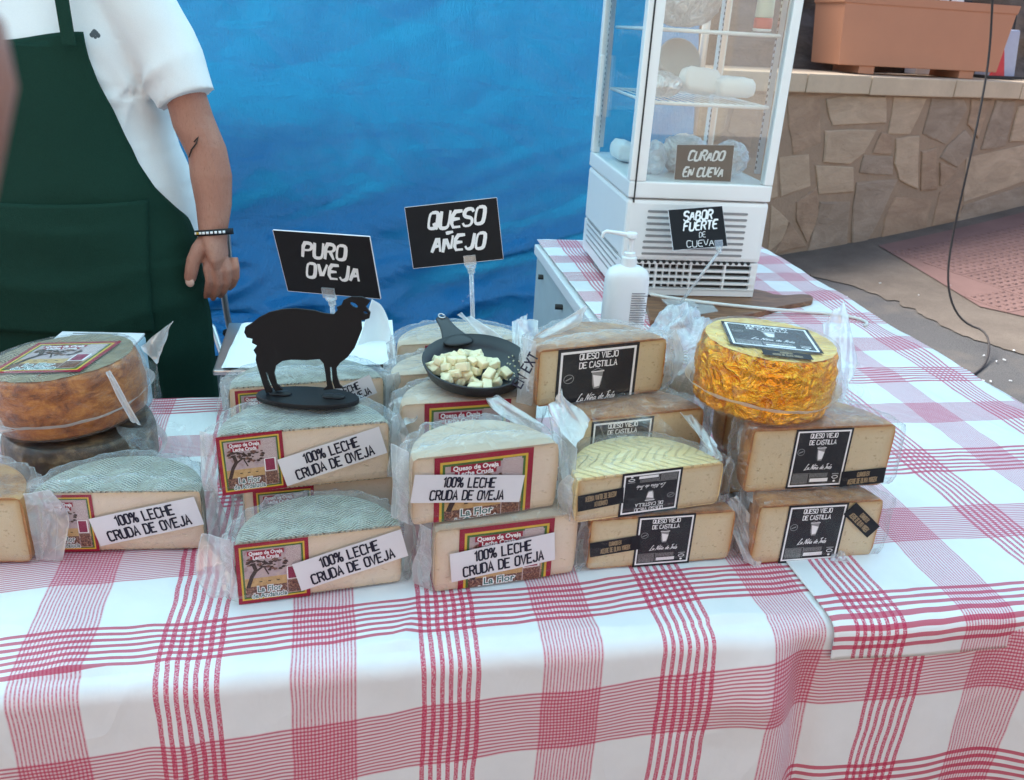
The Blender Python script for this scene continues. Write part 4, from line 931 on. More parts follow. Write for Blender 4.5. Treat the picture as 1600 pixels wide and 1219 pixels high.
def half_cheese(label, fl, fr, z, h, kind, seed, grp, rind=None, L=None, film_on=True, topf=0):
    if fl[0] > 10: fl, fr = P(*fl, z).xy, P(*fr, z).xy
    fl, fr = Vector(fl), Vector(fr); c = (fl+fr)/2; yaw = math.atan2(fr.y-fl.y, fr.x-fl.x); L = L or (fr-fl).length
    t = thing('half_cheese', label, 'cheese', (c.x, c.y, z), yaw, grp); r = L/2; rm = MAT[rind or ('rind_basket' if kind == 'flor' else 'rind_orange')]
    mb = MB(); N = 40; prof = [(r-.007, 0), (r-.002, .003), (r, .012), (r+.0005, h*.5), (r, h-.012), (r-.002, h-.003), (r-.007, h)]
    vs = []
    for q, zz in prof:
        for i in range(N+1):
            a = PI*i/N; j = 1+.008*nz(i*.3+seed, zz*20, 1); vs.append((q*j*math.cos(a), .0012+q*j*math.sin(a), zz+.0008*nz(i*.4, zz*9, seed)))
    M = N+1; fs = [(j*M+i, j*M+i+1, (j+1)*M+i+1, (j+1)*M+i) for j in range(6) for i in range(N)]
    fs += [tuple(range(M))[::-1], tuple(6*M+i for i in range(M))]
    fs += [(j*M, (j+1)*M, (j+1)*M+N, j*M+N) for j in range(6)]
    mb.add(vs, fs); o = mb.build('rind', rm, t, smooth=True, auto=40)
    k = .0016 if kind == 'flor' else .0024
    mb = MB()
    def pf(u, v):
        x = (u-.5)*2; zz = k+(h-2*k)*v; edge = min(1, min(zz, h-zz)/.006); xx = (r-k)*x*(1-.022*(1-edge))
        return (xx, .0004-.0012*math.sqrt(max(0, min(1, (1-abs(x))*20)))*edge-.0006*nz(x*9+seed, v*5, 2), zz)
    mb.grid(pf, 40, 16, uvf=lambda u, v: ((u-.5)*.195, (v-.5)*.082)); mb.build('paste', MAT['paste_oveja' if kind == 'flor' else 'paste_castilla'], t, smooth=True, fix=False)
    if film_on: wrapper(t, L, h, seed)
    if topf: top_flap(t, L, h, topf, seed)
    return t, L, h
def flor_face(t, L, h, x, y, w, hh, tilt=0, crop=0):
    mb = MB(); lab_flor(mb, x, y, w, hh, lambda a, b, d: Vector((a, -.0016-d, b)), .0, tilt, crop); mb.build('label', FLOR, t, fix=False)
def cast_face(t, x, y, w, hh, tilt=0, crop=0, flip=False):
    mb = MB(); T = (lambda a, b, d: Vector((a, -.0016-d, b)))
    if flip:
        T0 = T; T = lambda a, b, d: T0(2*x+w-a, 2*y+hh-b, d)
    lab_cast(mb, x, y, w, hh, T, .0, tilt, crop); mb.build('label', CAST, t, fix=False)
Z0, Z1, Z2 = .7435, .8275, .9105
GF, GC = 'halved sheep cheeses with the red bordered label', 'halved aged cheeses with the black label'
fT = lambda a, b, d: Vector((a, -.0016-d, b))
# column A ------------------------------------------------
tA1, L, h = half_cheese('frontmost half cheese left of centre with red bordered label and slanted white sticker', (372, 943), (628, 909), Z0, .080, 'flor', 1, GF)
flor_face(tA1, L, h, -L/2+.001, -.001, .080, .080); sticker(tA1, .034, .044, .128, .039, fT, R(13.5))
side_flap(tA1, -1, L, h, .030, R(15), .1, 1.05, 3); side_flap(tA1, 1, L, h, .034, R(28), .15, 1.1, 5)
tA1b, L, h = half_cheese('half cheese mostly hidden behind the frontmost one, only its red label top showing', (-.325, .925), (-.145, .982), Z0, .081, 'flor', 2, GF)
flor_face(tA1b, L, h, -L/2+.012, .002, .074, .076)
tA2, L, h = half_cheese('upper half cheese under the black sheep cut-out, red label left and slanted white sticker right', (345, 774), (609, 747), Z1-.003, .080, 'flor', 3, GF)
flor_face(tA2, L, h, -L/2+.001, .001, .076, .079, R(2)); sticker(tA2, .032, .042, .128, .039, fT, R(15))
side_flap(tA2, -1, L, h, .016, R(30), .0, 1.0, 8); side_flap(tA2, 1, L, h, .022, R(40), 0, 1.0, 9)
tA3b, L, h = half_cheese('half cheese at the bottom behind the black sheep, nearly hidden in its bag', (-.375, 1.035), (-.185, 1.10), Z0, .082, 'flor', 4, GF)
tA3, L, h = half_cheese('half cheese right behind the sheep cut-out, strip of red label showing at left', (-.372, 1.035), (-.178, 1.105), Z1, .082, 'flor', 5, GF, topf=.03)
flor_face(tA3, L, h, -L/2+.008, .0, .072, .078); sticker(tA3, .045, .06, .09, .03, fT, R(20))
side_flap(tA3, 1, L, h, .02, R(30), 0, 1.0, 12)
# left piece and the cut edge piece
tA0, L, h = half_cheese('half cheese before the brown wheel, its red label half covered by a neighbouring bag', (63, 862), (323, 857), Z0, .083, 'flor', 6, GF, topf=.018)
flor_face(tA0, L, h, -L/2+.004, .0, .066, .08); sticker(tA0, .033, .044, .128, .040, fT, R(13))
side_flap(tA0, 1, L, h, .016, R(40), 0, 1.0, 15)
tA00, L, h = half_cheese('unlabelled half cheese with golden rind cut off by the left edge of the picture', (-.762, .840), (-.563, .862), Z0, .088, 'castilla', 7, GC)
side_flap(tA00, 1, L, h, .030, R(8), 0, 1.05, 17)
# column M
tM1, L, h = half_cheese('bottom half cheese right of centre, tilted white sticker across the middle of its label', (677, 926), (896, 894), Z0, .085, 'flor', 8, GF, rind='rind_pale')
flor_face(tM1, L, h, -.060, -.015, .118, .099, R(0), .016); sticker(tM1, -.006, .041, .130, .040, fT, R(5))
side_flap(tM1, 1, L, h, .010, R(45), 0, 1.0, 19); side_flap(tM1, -1, L, h, .018, R(50), 0, 1, 20)
tM2, L, h = half_cheese('upper half cheese with a level white sticker across its big red bordered label', (643, 822), (867, 790), Z0+.087, .086, 'flor', 9, GF, rind='rind_pale', topf=.024)
flor_face(tM2, L, h, -.064, -.013, .120, .098, R(0), .014); sticker(tM2, -.024, .043, .134, .036, fT, R(-8))
side_flap(tM2, -1, L, h, .022, R(55), 0, 1.1, 21); side_flap(tM2, 1, L, h, .018, R(60), 0, 1.1, 22)
half_cheese('half cheese on the cloth directly under the one beneath the pan\'s front edge', (-.141, 1.005), (.035, 1.06), Z0, .084, 'flor', 10, GF, rind='rind_pale', film_on=True)
tM3, L, h = half_cheese('half cheese under the front edge of the black pan, top half of its label showing', (-.143, 1.020), (.035, 1.075), Z1+.001, .078, 'flor', 11, GF, rind='rind_pale')
flor_face(tM3, L, h, -.062, -.036, .118, .114, 0, .037)
half_cheese('half cheese at the bottom under the rear rim of the black pan', (-.170, 1.115), (.01, 1.17), Z0, .082, 'flor', 12, GF, rind='rind_pale', film_on=True)
tM4, L, h = half_cheese('half cheese under the left rim of the black pan, only its left end showing', (-.172, 1.125), (.012, 1.185), Z1, .075, 'flor', 13, GF, rind='rind_pale')
side_flap(tM4, -1, L, h, .014, R(60), 0, 1.0, 25)
half_cheese('half cheese lying lowest at the back behind the black pan', (-.175, 1.222), (.005, 1.28), Z0, .084, 'flor', 14, GF, rind='rind_pale', film_on=True)
tM5, L, h = half_cheese('rearmost half cheese behind the pan handle, corner of a red label beside the handle', (-.178, 1.235), (.02, 1.30), Z1+.001, .080, 'flor', 15, GF, rind='rind_pale', topf=.04)
flor_face(tM5, L, h, -.062, .0, .115, .078)
side_flap(tM5, -1, L, h, .012, R(60), 0, 1.0, 27)
# column C
tC1, L, h = half_cheese('bottom half cheese under the gold netted one, upright black label and strip label left', (915, 891), (1138, 873), Z0, .073, 'castilla', 16, GC)
cast_face(tC1, -.036, .000, .077, .074); strip_label(tC1, -.062, .034, .066, .021, fT, R(6), .0008)
tC2, L, h = half_cheese('half cheese with pale gold netted top and its black label upside down', (896, 818), (1122, 787), Z0+.075, .060, 'castilla', 17, GC, rind='rind_net')
cast_face(tC2, -.042, .001, .082, .060, flip=True); 
mbs = strip_label(tC2, -.068, .030, .060, .022, fT, R(184), .0008)
side_flap(tC2, -1, L, h, .012, R(60), 0, 1.0, 30); side_flap(tC2, 1, L, h, .012, R(60), 0, 1.0, 31)
half_cheese('half cheese at the bottom behind the gold netted one', (.09, 1.015), (.275, 1.07), Z0, .080, 'castilla', 18, GC)
tC3, L, h = half_cheese('half cheese wedged behind the gold netted one, top edge of its black label showing', (.085, 1.005), (.262, 1.07), Z1-.003, .082, 'castilla', 19, GC)
cast_face(tC3, -.073, .0, .090, .078)
half_cheese('half cheese supporting the rear of the high cheese with the large black label', (.085, 1.135), (.275, 1.20), Z1-.003, .082, 'castilla', 20, GC, film_on=False)
half_cheese('lowest half cheese behind the high cheese with the large black label', (.085, 1.135), (.275, 1.20), Z0, .080, 'castilla', 21, GC, film_on=False)
tC4, L, h = half_cheese('high half cheese in the middle with a large black label reaching its lower edge', (836, 637), (1033, 611), Z2-.002, .079, 'castilla', 22, GC, topf=.02)
cast_face(tC4, -.070, -.034, .122, .112, crop=.035)
side_flap(tC4, -1, L, h, .018, R(50), 0, 1.15, 33); side_flap(tC4, 1, L, h, .030, R(25), 0, 1.0, 34)
# column D
tD1, L, h = half_cheese('bottom half cheese of the right stack with its strip label stuck aslant', (1170, 882), (1361, 868), Z0, .086, 'castilla', 23, GC)
cast_face(tD1, -.048, -.0005, .084, .086); strip_label(tD1, .059, .058, .058, .022, fT, R(-42), .0012)
tD2, L, h = half_cheese('half cheese under the golden wheel with a level strip label at its lower right corner', (1160, 770), (1379, 758), Z0+.088, .089, 'castilla', 24, GC)
cast_face(tD2, -.042, .003, .080, .085); strip_label(tD2, .066, .015, .064, .023, fT, R(3), .0012)
half_cheese('lowest half cheese at the back of the right stack', (.315, 1.125), (.505, 1.175), Z0, .082, 'castilla', 25, GC, film_on=False)
tD3, L, h = half_cheese('half cheese in shade behind the right stack, left end showing under the golden wheel', (.300, 1.10), (.480, 1.165), Z1, .086, 'castilla', 26, GC)
side_flap(tC1, 1, .192, .073, .04, R(50), 0, 1.1, 40)

def wheel(label, c, z, r, h, side, top, seed, tilt=(0, 0), grp=None, lab=None, rot=0, dull=False):
    t = thing('round_cheese', label, 'cheese', (c[0], c[1], z), rot, grp); t.rotation_euler = (tilt[0], tilt[1], rot)
    prof = [(r*.88, 0), (r*.965, .005), (r*1.0, h*.22), (r*1.012, h*.5), (r*1.0, h*.78), (r*.965, h-.005), (r*.93, h)]
    def jit(v): return v*(1+.012*nz(v.x*22+seed, v.y*22, v.z*30)) if v.z > .001 else v
    pf_ = []
    for (r0, z0), (r1, z1) in zip(prof[:-1], prof[1:]):
        kk = max(1, int(math.hypot(r1-r0, z1-z0)/.0028)); pf_ += [(r0+(r1-r0)*q/kk, z0+(z1-z0)*q/kk) for q in range(kk)]
    pf_.append(prof[-1]); am = {'gold_foil': .0042, 'rind_brown': .0016, 'rind_dark': .002}[side]; fq = 55 if side == 'gold_foil' else 38
    def jit2(v):
        v = jit(v); d = Vector((v.x, v.y, 0)).normalized(); w = Vector((nz(v.x*30, v.y*30, v.z*30), nz(v.y*30, v.z*30, v.x*30), 0))*.5
        return v+d*am*(abs(nz(v.x*fq+w.x, v.y*fq+w.y, v.z*fq*1.3+seed))*-2.2+.6*nz(v.x*fq*.4, v.y*fq*.4, v.z*fq*.4+seed)+.5)
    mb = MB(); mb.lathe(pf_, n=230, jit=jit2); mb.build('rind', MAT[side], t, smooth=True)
    mb = MB(); mb.grid(lambda u, v: (r*.94*u*math.cos(2*PI*v)+0, r*.94*u*math.sin(2*PI*v), h+.001+.0015*nz(u*math.cos(2*PI*v)*9, u*math.sin(2*PI*v)*9, seed)), 12, 64)
    mb.build('top_face', MAT[top], t, smooth=True)
    pr2 = [(r*.95, .001), (r*1.03, h*.2), (r*1.035, h*.5), (r*1.035, h*.8), (r*.985, h+.003), (r*.5, h+.0045), (r*.03, h+.0045)]
    def j2(v): return v*(1+.016*max(0, ridge(nz(v.x*25+seed, v.y*25, v.z*12)))+.006*nz(v.x*60, v.y*60, v.z*30)) if v.z < h else v
    mb = MB(); mb.lathe(pr2, n=96, jit=j2); mb.build('wrapper', MAT['film_front' if side == 'rind_dark' else 'film_wheel'], t, smooth=True, fix=False)
    mb = MB()      # the wavy seam round the middle of the bag
    def seam(u, v):
        a = 2*PI*u; zz = h*(.38+.05*math.sin(a+.6)+.02*math.sin(3*a+seed)); rr = r*1.045+.004*nz(a*2, seed, 1)
        return ((rr+v*.008)*math.cos(a), (rr+v*.008)*math.sin(a), zz-.006+v*.007+.002*nz(a*5, v, seed))
    mb.grid(seam, 140, 3); mb.build('bag_seam', MAT['film_flap'], t, smooth=True, fix=False)
    return t
GW = 'whole cheese wheels'
tW2 = wheel('dark rind cheese wheel underneath the brown labelled wheel', (-.612, 1.10), Z0, .100, .074, 'rind_dark', 'rind_dark', 50)
tW1 = wheel('brown rind cheese wheel at the left with the meadow label on its top', (-.618, 1.105), Z0+.082, .100, .086, 'rind_brown', 'rind_basket_brown', 51, (R(0), R(-5.5)))
mb = MB(); lab_flor(mb, -.062, -.066, .125, .118, lambda x, y, d: Vector((x+.10*y*0+.0, y, .0885+d+.0012)), 0, R(-2)); mb.build('label', FLOR, tW1, fix=False)
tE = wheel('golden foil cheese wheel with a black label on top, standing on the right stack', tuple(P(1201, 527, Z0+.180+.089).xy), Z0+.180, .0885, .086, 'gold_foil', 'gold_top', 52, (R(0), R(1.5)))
mb = MB(); lab_cast(mb, -.058, -.046, .116, .094, lambda x, y, d: Vector((x, y, .0885+d+.0012)), 0, R(-4)); mb.build('label', CAST, tE, fix=False)
strip_label(tE, .004, -.065, .060, .020, lambda x, y, d: Vector((x, y, .0885+d)), R(-5), .0016)
# loose film ends of the bags: real depth per corner
def fs_(parent, pts, **k): return film_sheet(parent, [Q(px, py, Y) for px, py, Y in pts], **k)
fs_(tW1, [(228, 552, 1.13), (285, 519, 1.12), (268, 545, 1.13), (250, 582, 1.12)], seed=1, amp=.005, mat='film_flap2')
fs_(tW1, [(222, 560, 1.13), (252, 580, 1.12), (262, 660, 1.08), (232, 690, 1.05)], seed=2, amp=.006, mat='film')
fs_(tW1, [(-20, 640, 1.02), (25, 655, 1.01), (32, 668, 1.01), (-20, 675, 1.01)], seed=3, amp=.004)
fs_(tW1, [(178, 594, 1.015), (184, 592, 1.015), (224, 680, 1.0), (210, 672, 1.0)], seed=5, amp=.002)
fs_(tW2, [(180, 660, 1.04), (290, 664, 1.06), (318, 740, 1.0), (215, 735, .99)], seed=4, amp=.010, mat='film')
fs_(tA0, [(40, 745, .885), (92, 748, .882), (95, 800, .868), (60, 880, .845)], seed=6, amp=.004, mat='film')
fs_(tA1, [(332, 850, .82), (362, 846, .81), (372, 935, .80), (345, 925, .80)], seed=7, amp=.004)
fs_(tA1, [(560, 800, .93), (610, 790, .93), (660, 860, .90), (628, 850, .885)], seed=8, amp=.006, mat='film')
fs_(tA2, [(600, 655, .99), (640, 690, .98), (620, 745, .97), (606, 745, .97)], seed=9, amp=.005)
fs_(tM3, [(755, 625, 1.04), (772, 617, 1.03), (850, 665, .97), (838, 690, .96)], seed=10, amp=.006, mat='film_flap2')
fs_(tM5, [(716, 487, 1.28), (740, 494, 1.28), (820, 545, 1.2), (790, 560, 1.22)], seed=11, amp=.008, mat='film_flap2')
fs_(tM5, [(798, 500, 1.26), (822, 488, 1.26), (826, 560, 1.2), (800, 600, 1.17)], seed=12, amp=.006, mat='film_flap2')
fs_(tM5, [(760, 520, 1.27), (800, 515, 1.27), (815, 590, 1.2), (775, 560, 1.24)], seed=13, amp=.009, mat='film')
fs_(tM4, [(612, 620, 1.08), (660, 612, 1.07), (650, 650, 1.02), (612, 680, 1.0)], seed=14, amp=.006)
fs_(tC2, [(851, 640, 1.0), (872, 606, 1.0), (918, 655, .98), (898, 700, .93)], seed=15, amp=.007, mat='film_flap2')
fs_(tC2, [(851, 640, 1.0), (898, 700, .935), (896, 812, .90), (886, 790, .90)], seed=16, amp=.006, mat='film_flap2')
fs_(tC2, [(925, 640, 1.0), (1010, 618, 1.02), (1060, 680, 1.0), (930, 690, .98)], seed=17, amp=.008, mat='film')
fs_(tC2, [(1065, 640, 1.05), (1090, 650, 1.05), (1132, 715, .98), (1120, 715, .97)], seed=18, amp=.005)
fs_(tC4, [(832, 560, 1.06), (838, 528, 1.08), (914, 478, 1.14), (905, 510, 1.14)], seed=19, amp=.007, mat='film_flap2')
fs_(tC4, [(820, 610, 1.03), (806, 500, 1.12), (840, 500, 1.12), (838, 560, 1.06)], seed=20, amp=.007)
fs_(tC1, [(1136, 785, .975), (1150, 775, .975), (1198, 842, .955), (1186, 890, .94)], seed=21, amp=.005, mat='film_flap2')
fs_(tC1, [(1132, 800, .97), (1140, 785, .975), (1188, 888, .94), (1165, 878, .94)], seed=22, amp=.004)
fs_(tE, [(1285, 500, 1.2), (1318, 464, 1.22), (1342, 560, 1.16), (1312, 640, 1.1)], seed=23, amp=.008, mat='film_flap2')
fs_(tE, [(1308, 575, 1.12), (1345, 560, 1.14), (1385, 650, 1.08), (1300, 660, 1.06)], seed=24, amp=.010, mat='film')
fs_(tE, [(1080, 560, 1.09), (1105, 550, 1.08), (1118, 580, 1.07), (1085, 600, 1.07)], seed=25, amp=.006, mat='film_flap2')
fs_(tE, [(1078, 600, 1.08), (1110, 600, 1.06), (1130, 640, 1.06), (1088, 640, 1.08)], seed=26, amp=.007, mat='film')
fs_(tD2, [(1160, 690, 1.01), (1172, 660, 1.02), (1245, 668, 1.01), (1225, 690, 1.0)], seed=27, amp=.004, mat='film')
fs_(tD2, [(1165, 765, .99), (1250, 766, .995), (1230, 795, .97), (1175, 785, .97)], seed=28, amp=.003)
fs_(tD1, [(1300, 862, .972), (1318, 860, .972), (1325, 876, .955), (1298, 874, .955)], seed=29, amp=.002)
fs_(tD3, [(1060, 650, 1.10), (1100, 640, 1.1), (1165, 740, 1.03), (1110, 700, 1.05)], seed=30, amp=.007, mat='film')
# lettering on a bag flap
mb = MB(); A_, B_ = Q(806, 604, 1.02), Q(842, 540, 1.045); dx = (B_-A_); ux = dx.normalized(); nrm_ = Vector((0, -1, .25)).normalized(); uy = nrm_.cross(ux).normalized()
stroke_text(mb, 'EN EXT', 0, 0, .0125, lambda x, y, d: to_local(tC4, A_+ux*(x+.025)+uy*y+nrm_*(.006+d)), 0, 0, 'din', .85)
mb.build('bag_print', MAT['ink_black'], tC4, fix=False)
# crumpled white bag between the tall cheese and the golden wheel
def crumple(name, label, c, rx, ry, rz, seed, mat, amp=.25, cat='bag', group=None):
    mb = MB(); 
    def f(u, v):
        a = 2*PI*u; b = PI*v; d = Vector((math.cos(a)*math.sin(b), math.sin(a)*math.sin(b), -math.cos(b)))
        k = 1+amp*(ridge(nz(d.x*2+seed, d.y*2, d.z*2))-.3)+amp*.5*ridge(nz(d.x*5, d.y*5+seed, d.z*5))*.6
        return (d.x*rx*k, d.y*ry*k, max(0, rz+d.z*rz*k))
    mb.grid(f, 64, 40); o = mb.build(name, MAT[mat] if isinstance(mat, str) else mat, None, smooth=True, fix=False, label=label, cat=cat, group=group); o.location = c; return o
MAT['bag_white'] = film('white_bag_film', .45, .9, (.84, .87, .93), 30)
crumple('plastic_bag', 'crumpled whitish plastic bag squeezed between the high cheese and the golden wheel', (.255, 1.25, Z0), .065, .07, .115, 3, 'bag_white', .22)
fk = MB()
for k in range(5):
    a, b = Q(1056, 551+k*4.5, 1.185), Q(1074, 549+k*4.5, 1.185); fk.tube([a, (a+b)/2+Vector((0, -.003, .002)), b], .0011, 5)
fk.build('plastic_fork', MAT['white_plastic'], label='white ribbed plastic edge poking from the crumpled bag beside the golden wheel', cat='plastic')

# ============================================================ SHEEP, PAN, SIGNS
SH = [(600,63),(633,77),(620,94),(614,99),(632,122),(628,143),(608,149),(597,150),(600,185),(588,215),(572,255),(545,290),(518,310),(503,330),(505,360),(515,392),(530,406),(498,407),(490,385),(485,325),(478,325),(482,375),(492,409),(452,412),(468,398),(462,350),(455,312),(440,296),(390,300),(330,298),(300,303),(275,320),(268,350),(278,390),(302,412),(272,416),(262,400),(248,370),(240,345),(236,345),(245,380),(262,418),(238,424),(225,390),(210,340),(198,300),(200,280),(190,262),(203,245),(184,235),(186,220),(165,215),(155,195),(160,175),(185,160),(210,140),(250,120),(300,109),(350,106),(420,114),(460,125),(494,128),(508,112),(505,100),(522,94),(530,75),(560,62)]
SY = 1.005; scl = Q(0, 560, SY)
spx = [(320+x/2.438, 460+y/2.438) for x, y in SH]
SB = Q(482, 640, SY); sheep_loc = Vector((SB.x, SY, Z2+.0075))
shp = thing('sheep_figure', 'black flat metal sheep cut-out on an oval base, standing on the cheeses', 'figurine', sheep_loc, 0)
pts = []
for px, py in spx:
    p = Q(px, py, SY)-sheep_loc; pts.append((p.x, p.z))
zmin = min(p[1] for p in pts); pts = [(x, y-zmin+.002) for x, y in pts]
def hole(cx, cy, rx, ry, a):
    q = Q(320+cx/2.438, 460+cy/2.438, SY)-sheep_loc; return [(q.x+rx*math.cos(k*PI/4)*math.cos(a)-ry*math.sin(k*PI/4)*math.sin(a), q.z-zmin+.002+rx*math.cos(k*PI/4)*math.sin(a)+ry*math.sin(k*PI/4)*math.cos(a)) for k in range(8)]
mb = MB(); mb.prism([pts, hole(570, 93, .0055, .0026, -.5), hole(613, 122, .0028, .0016, -.3)], lambda x, y, d: Vector((x, d-.0015, y)), .003); mb.build('sheep_silhouette', MAT['black'], shp)
mb = MB(); n = 48; rx, ry = .0655, .030
mb.lathe([(1, -.0045), (1.0, .0), (.98, .0015)], n=n, sx=rx, sy=ry); o = mb.build('oval_base', MAT['black'], shp)
for px in (.0, ):
    pass
for sx in (-.040, -.030, .028, .038):
    mb = MB(); mb.sphere((sx*1.0, .0, .0025), (.010, .008, .0025)); mb.build('foot_tab', MAT['black'], shp, smooth=True)

PC = Vector((-.052, 1.115, .912)); pan = thing('small_pan', 'small black frying pan of sample cubes with its handle pointing up and back', 'pan', PC, 0); pan.rotation_euler = (R(9), R(2), 0)
r = .074
mb = MB(); mb.lathe([(r*.62, 0), (r*.70, .001), (r*.92, .012), (r*1.0, .026), (r*1.015, .029), (r*.99, .030), (r*.90, .0145), (r*.68, .0045), (r*.05, .004)], n=72); mb.build('pan_body', MAT['pan'], pan, smooth=True)
hp = [Vector((-.024, .050, .020)), Vector((-.038, .068, .027)), Vector((-.048, .082, .031)), Vector((-.056, .097, .033)), Vector((-.062, .112, .032))]
mb = MB(); W_ = [.034, .019, .0125, .0110, .0115]; 
vs = []; 
hpp = [Vector(p) for p in chaikin([tuple(p) for p in hp], 2)] if False else hp
for i, p in enumerate(hp):
    w = W_[i]; tdir = (hp[min(i+1, 4)]-hp[max(i-1, 0)]).normalized(); side_ = Vector((.90, .42, 0)).normalized(); nn = tdir.cross(side_).normalized()*.004
    vs += [p-side_*w+nn, p+side_*w+nn, p+side_*w-nn, p-side_*w-nn]
mb.add(vs, [(i*4+k, i*4+(k+1) % 4, i*4+4+(k+1) % 4, i*4+4+k) for i in range(4) for k in range(4)]+[(3, 2, 1, 0), (16, 17, 18, 19)])
o = mb.build('handle', MAT['pan'], pan, smooth=True); ss = o.modifiers.new('sub', 'SUBSURF'); ss.levels = ss.render_levels = 2
mb = MB(); hh_ = hp[4]*.62+hp[3]*.38; tq = (hp[4]-hp[3]).normalized()
rng_ = [hh_+tq*.0075*math.sin(k*PI/8)+Vector((.9, .42, 0)).normalized()*.0045*math.cos(k*PI/8)+Vector((0, -.0010, .0046)) for k in range(17)]; mb.tube(rng_, .0012, 6); mb.build('hanging_hole', MAT['steel'], pan, smooth=True)
rd = random.Random(11); cube_label = 'small pale cheese cube heaped in the black pan'; cb0 = None
mbc = MB(); mbc.box((0, 0, 0), (.0135, .0115, .0105)); 
for k in range(88):
    lvl = 0 if k < 46 else (1 if k < 74 else 2); rr = (.053, .040, .024)[lvl]
    a = rd.uniform(0, 2*PI); q = math.sqrt(rd.random())*rr; x, y = -.010+q*math.cos(a), -.012+q*math.sin(a)*.9
    loc = PC+Vector((x, y, .0125+lvl*.0095+rd.uniform(-.001, .003)+.15*y*1+max(0, (x*x+y*y)**.5-.04)*.35))
    if cb0 is None: cb0 = mbc.build('cheese_cube', MAT['cube'], None, bevel=.0018, label=cube_label, cat='cheese', group='sample cubes in the pan', smooth=True); o = cb0
    else: o = cb0.copy(); COL.objects.link(o)
    s = rd.uniform(.8, 1.2); o.scale = (s*rd.uniform(.8, 1.35), s, s*rd.uniform(.8, 1.1)); o.location = loc; o.rotation_euler = (rd.uniform(-.5, .5), rd.uniform(-.5, .5), rd.uniform(0, PI))
cr_ = MB()
for k in range(16):
    a = rd.uniform(-.6, .8); q = rd.uniform(.045, .062); cr_.box((q*math.cos(a), q*math.sin(a)+.01, .0105+(q-.045)*.4), (.0025, .0015, .0012), rot=Matrix.Rotation(a*3, 3, 'Z'))
cr_.build('crumbs', MAT['cube'], pan, kind='stuff')

def sign(name, label, v, w, h, lines, base=None, stem=None, mat='chalk', clip=True, hand=None):
    x, y, z, a, b, c = v; ca, sa = math.cos(a), math.sin(a); X = Vector((ca, sa, 0)); N = Vector((-sa, ca, 0)); Z = Vector((0, 0, 1)); Up = math.cos(b)*Z+math.sin(b)*N
    X2 = math.cos(c)*X+math.sin(c)*Up; U2 = -math.sin(c)*X+math.cos(c)*Up; Nn = U2.cross(X2).normalized()*-1      # towards the camera
    Nn = X2.cross(U2).normalized(); c0 = Vector((x, y, z))
    t = thing(name, label, 'sign', c0)
    T = lambda px, py, d: X2*px+U2*py+Nn*d
    mb = MB(); mb.prism([[(-w/2, -h/2), (w/2, -h/2), (w/2, h/2), (-w/2, h/2)]], lambda px, py, d: T(px, py, -d), .0016); mb.build('board', MAT[mat] if isinstance(mat, str) else mat, t)
    mb = MB(); e = .0006
    for q in ((-w/2, h/2, w/2, h/2+e), (w/2, -h/2, w/2+e, h/2), (-w/2-e, -h/2, -w/2, h/2), (-w/2, -h/2-e, w/2, -h/2)): mb.prism([[(q[0], q[1]), (q[2], q[1]), (q[2], q[3]), (q[0], q[3])]], lambda px, py, d: T(px, py, .0002-d), .0022)
    mb.build('board_edge', MAT['paper'], t)
    mb = MB()
    for s, cx, cy, hh, st, wf in lines: stroke_text(mb, s, cx, cy, hh, T, 0, .0006, st, wf)
    mb.build('lettering', MAT['ink_white'], t, fix=False)
    if clip:
        cl = c0+T(*clip, 0) if isinstance(clip, tuple) else c0+T(0, -h/2, 0); cl = cl-c0
        mb = MB(); 
        for d0, d1 in ((.0008, .0045), (-.0065, -.0028)): mb.prism([[(clip[0]-.010, clip[1]-.004), (clip[0]+.010, clip[1]-.004), (clip[0]+.010, clip[1]+.012), (clip[0]-.010, clip[1]+.012)]], lambda px, py, d: T(px, py, d0+d), d1-d0)
        mb.sphere(T(clip[0], clip[1]-.007, -.001), (.009, .009, .0055), 10, 6); mb.tube([T(clip[0], clip[1]-.009, -.001), T(clip[0], clip[1]-.018, -.001)], .006, 8)
        mb.build('clip', MAT['acrylic'], t, smooth=False)
        mb = MB(); p0 = T(clip[0], clip[1]-.014, -.001); p1 = Vector(stem)-c0; mb.tube([p0, p1], .0038, 8); mb.build('stem', MAT['acrylic'], t, smooth=True)
        mb = MB(); mb.box(p1+Vector((0, 0, .0015)), (.075, .055, .003), rot=Matrix.Rotation(a, 3, 'Z')); mb.build('base_plate', MAT['acrylic'], t)
    return t
sign('price_sign', 'black price sign PURO OVEJA on a clear stem behind the sheep cut-out', (-.278, 1.218, 1.033, -.234, -.262, .05), .15, .10,
     [('PURO', -.003, .023, .0235, 'brush', .95), ('OVEJA', .004, -.011, .0235, 'brush', .95)], stem=(-.268, 1.245, Z0+.002), clip=(-.006, -.050))
sign('price_sign', 'black price sign QUESO A\u00d1EJO on a tall clear stem behind the pan', (-.109, 1.403, 1.047, .031, .073, .156), .15, .10,
     [('QUESO', .003, .024, .026, 'brush', .92), ('A\u00d1EJO', .002, -.015, .025, 'brush', .92)], stem=(-.065, 1.42, Z0+.002), clip=(.020, -.050))
sign('price_sign', 'black price sign SABOR FUERTE DE CUEVA leaning in front of the fridge grille', (.415, 2.030, .949, .222, .46, .081), .1365, .0955,
     [('SABOR', .002, .030, .0205, 'brush', .92), ('FUERTE', .005, .006, .020, 'brush', .92), ('DE', .008, -.0165, .012, 'hand', .95), ('CUEVA', .000, -.0365, .015, 'hand', 1.25)], stem=(.395, 2.02, Z0+.022), clip=(.046, -.045))

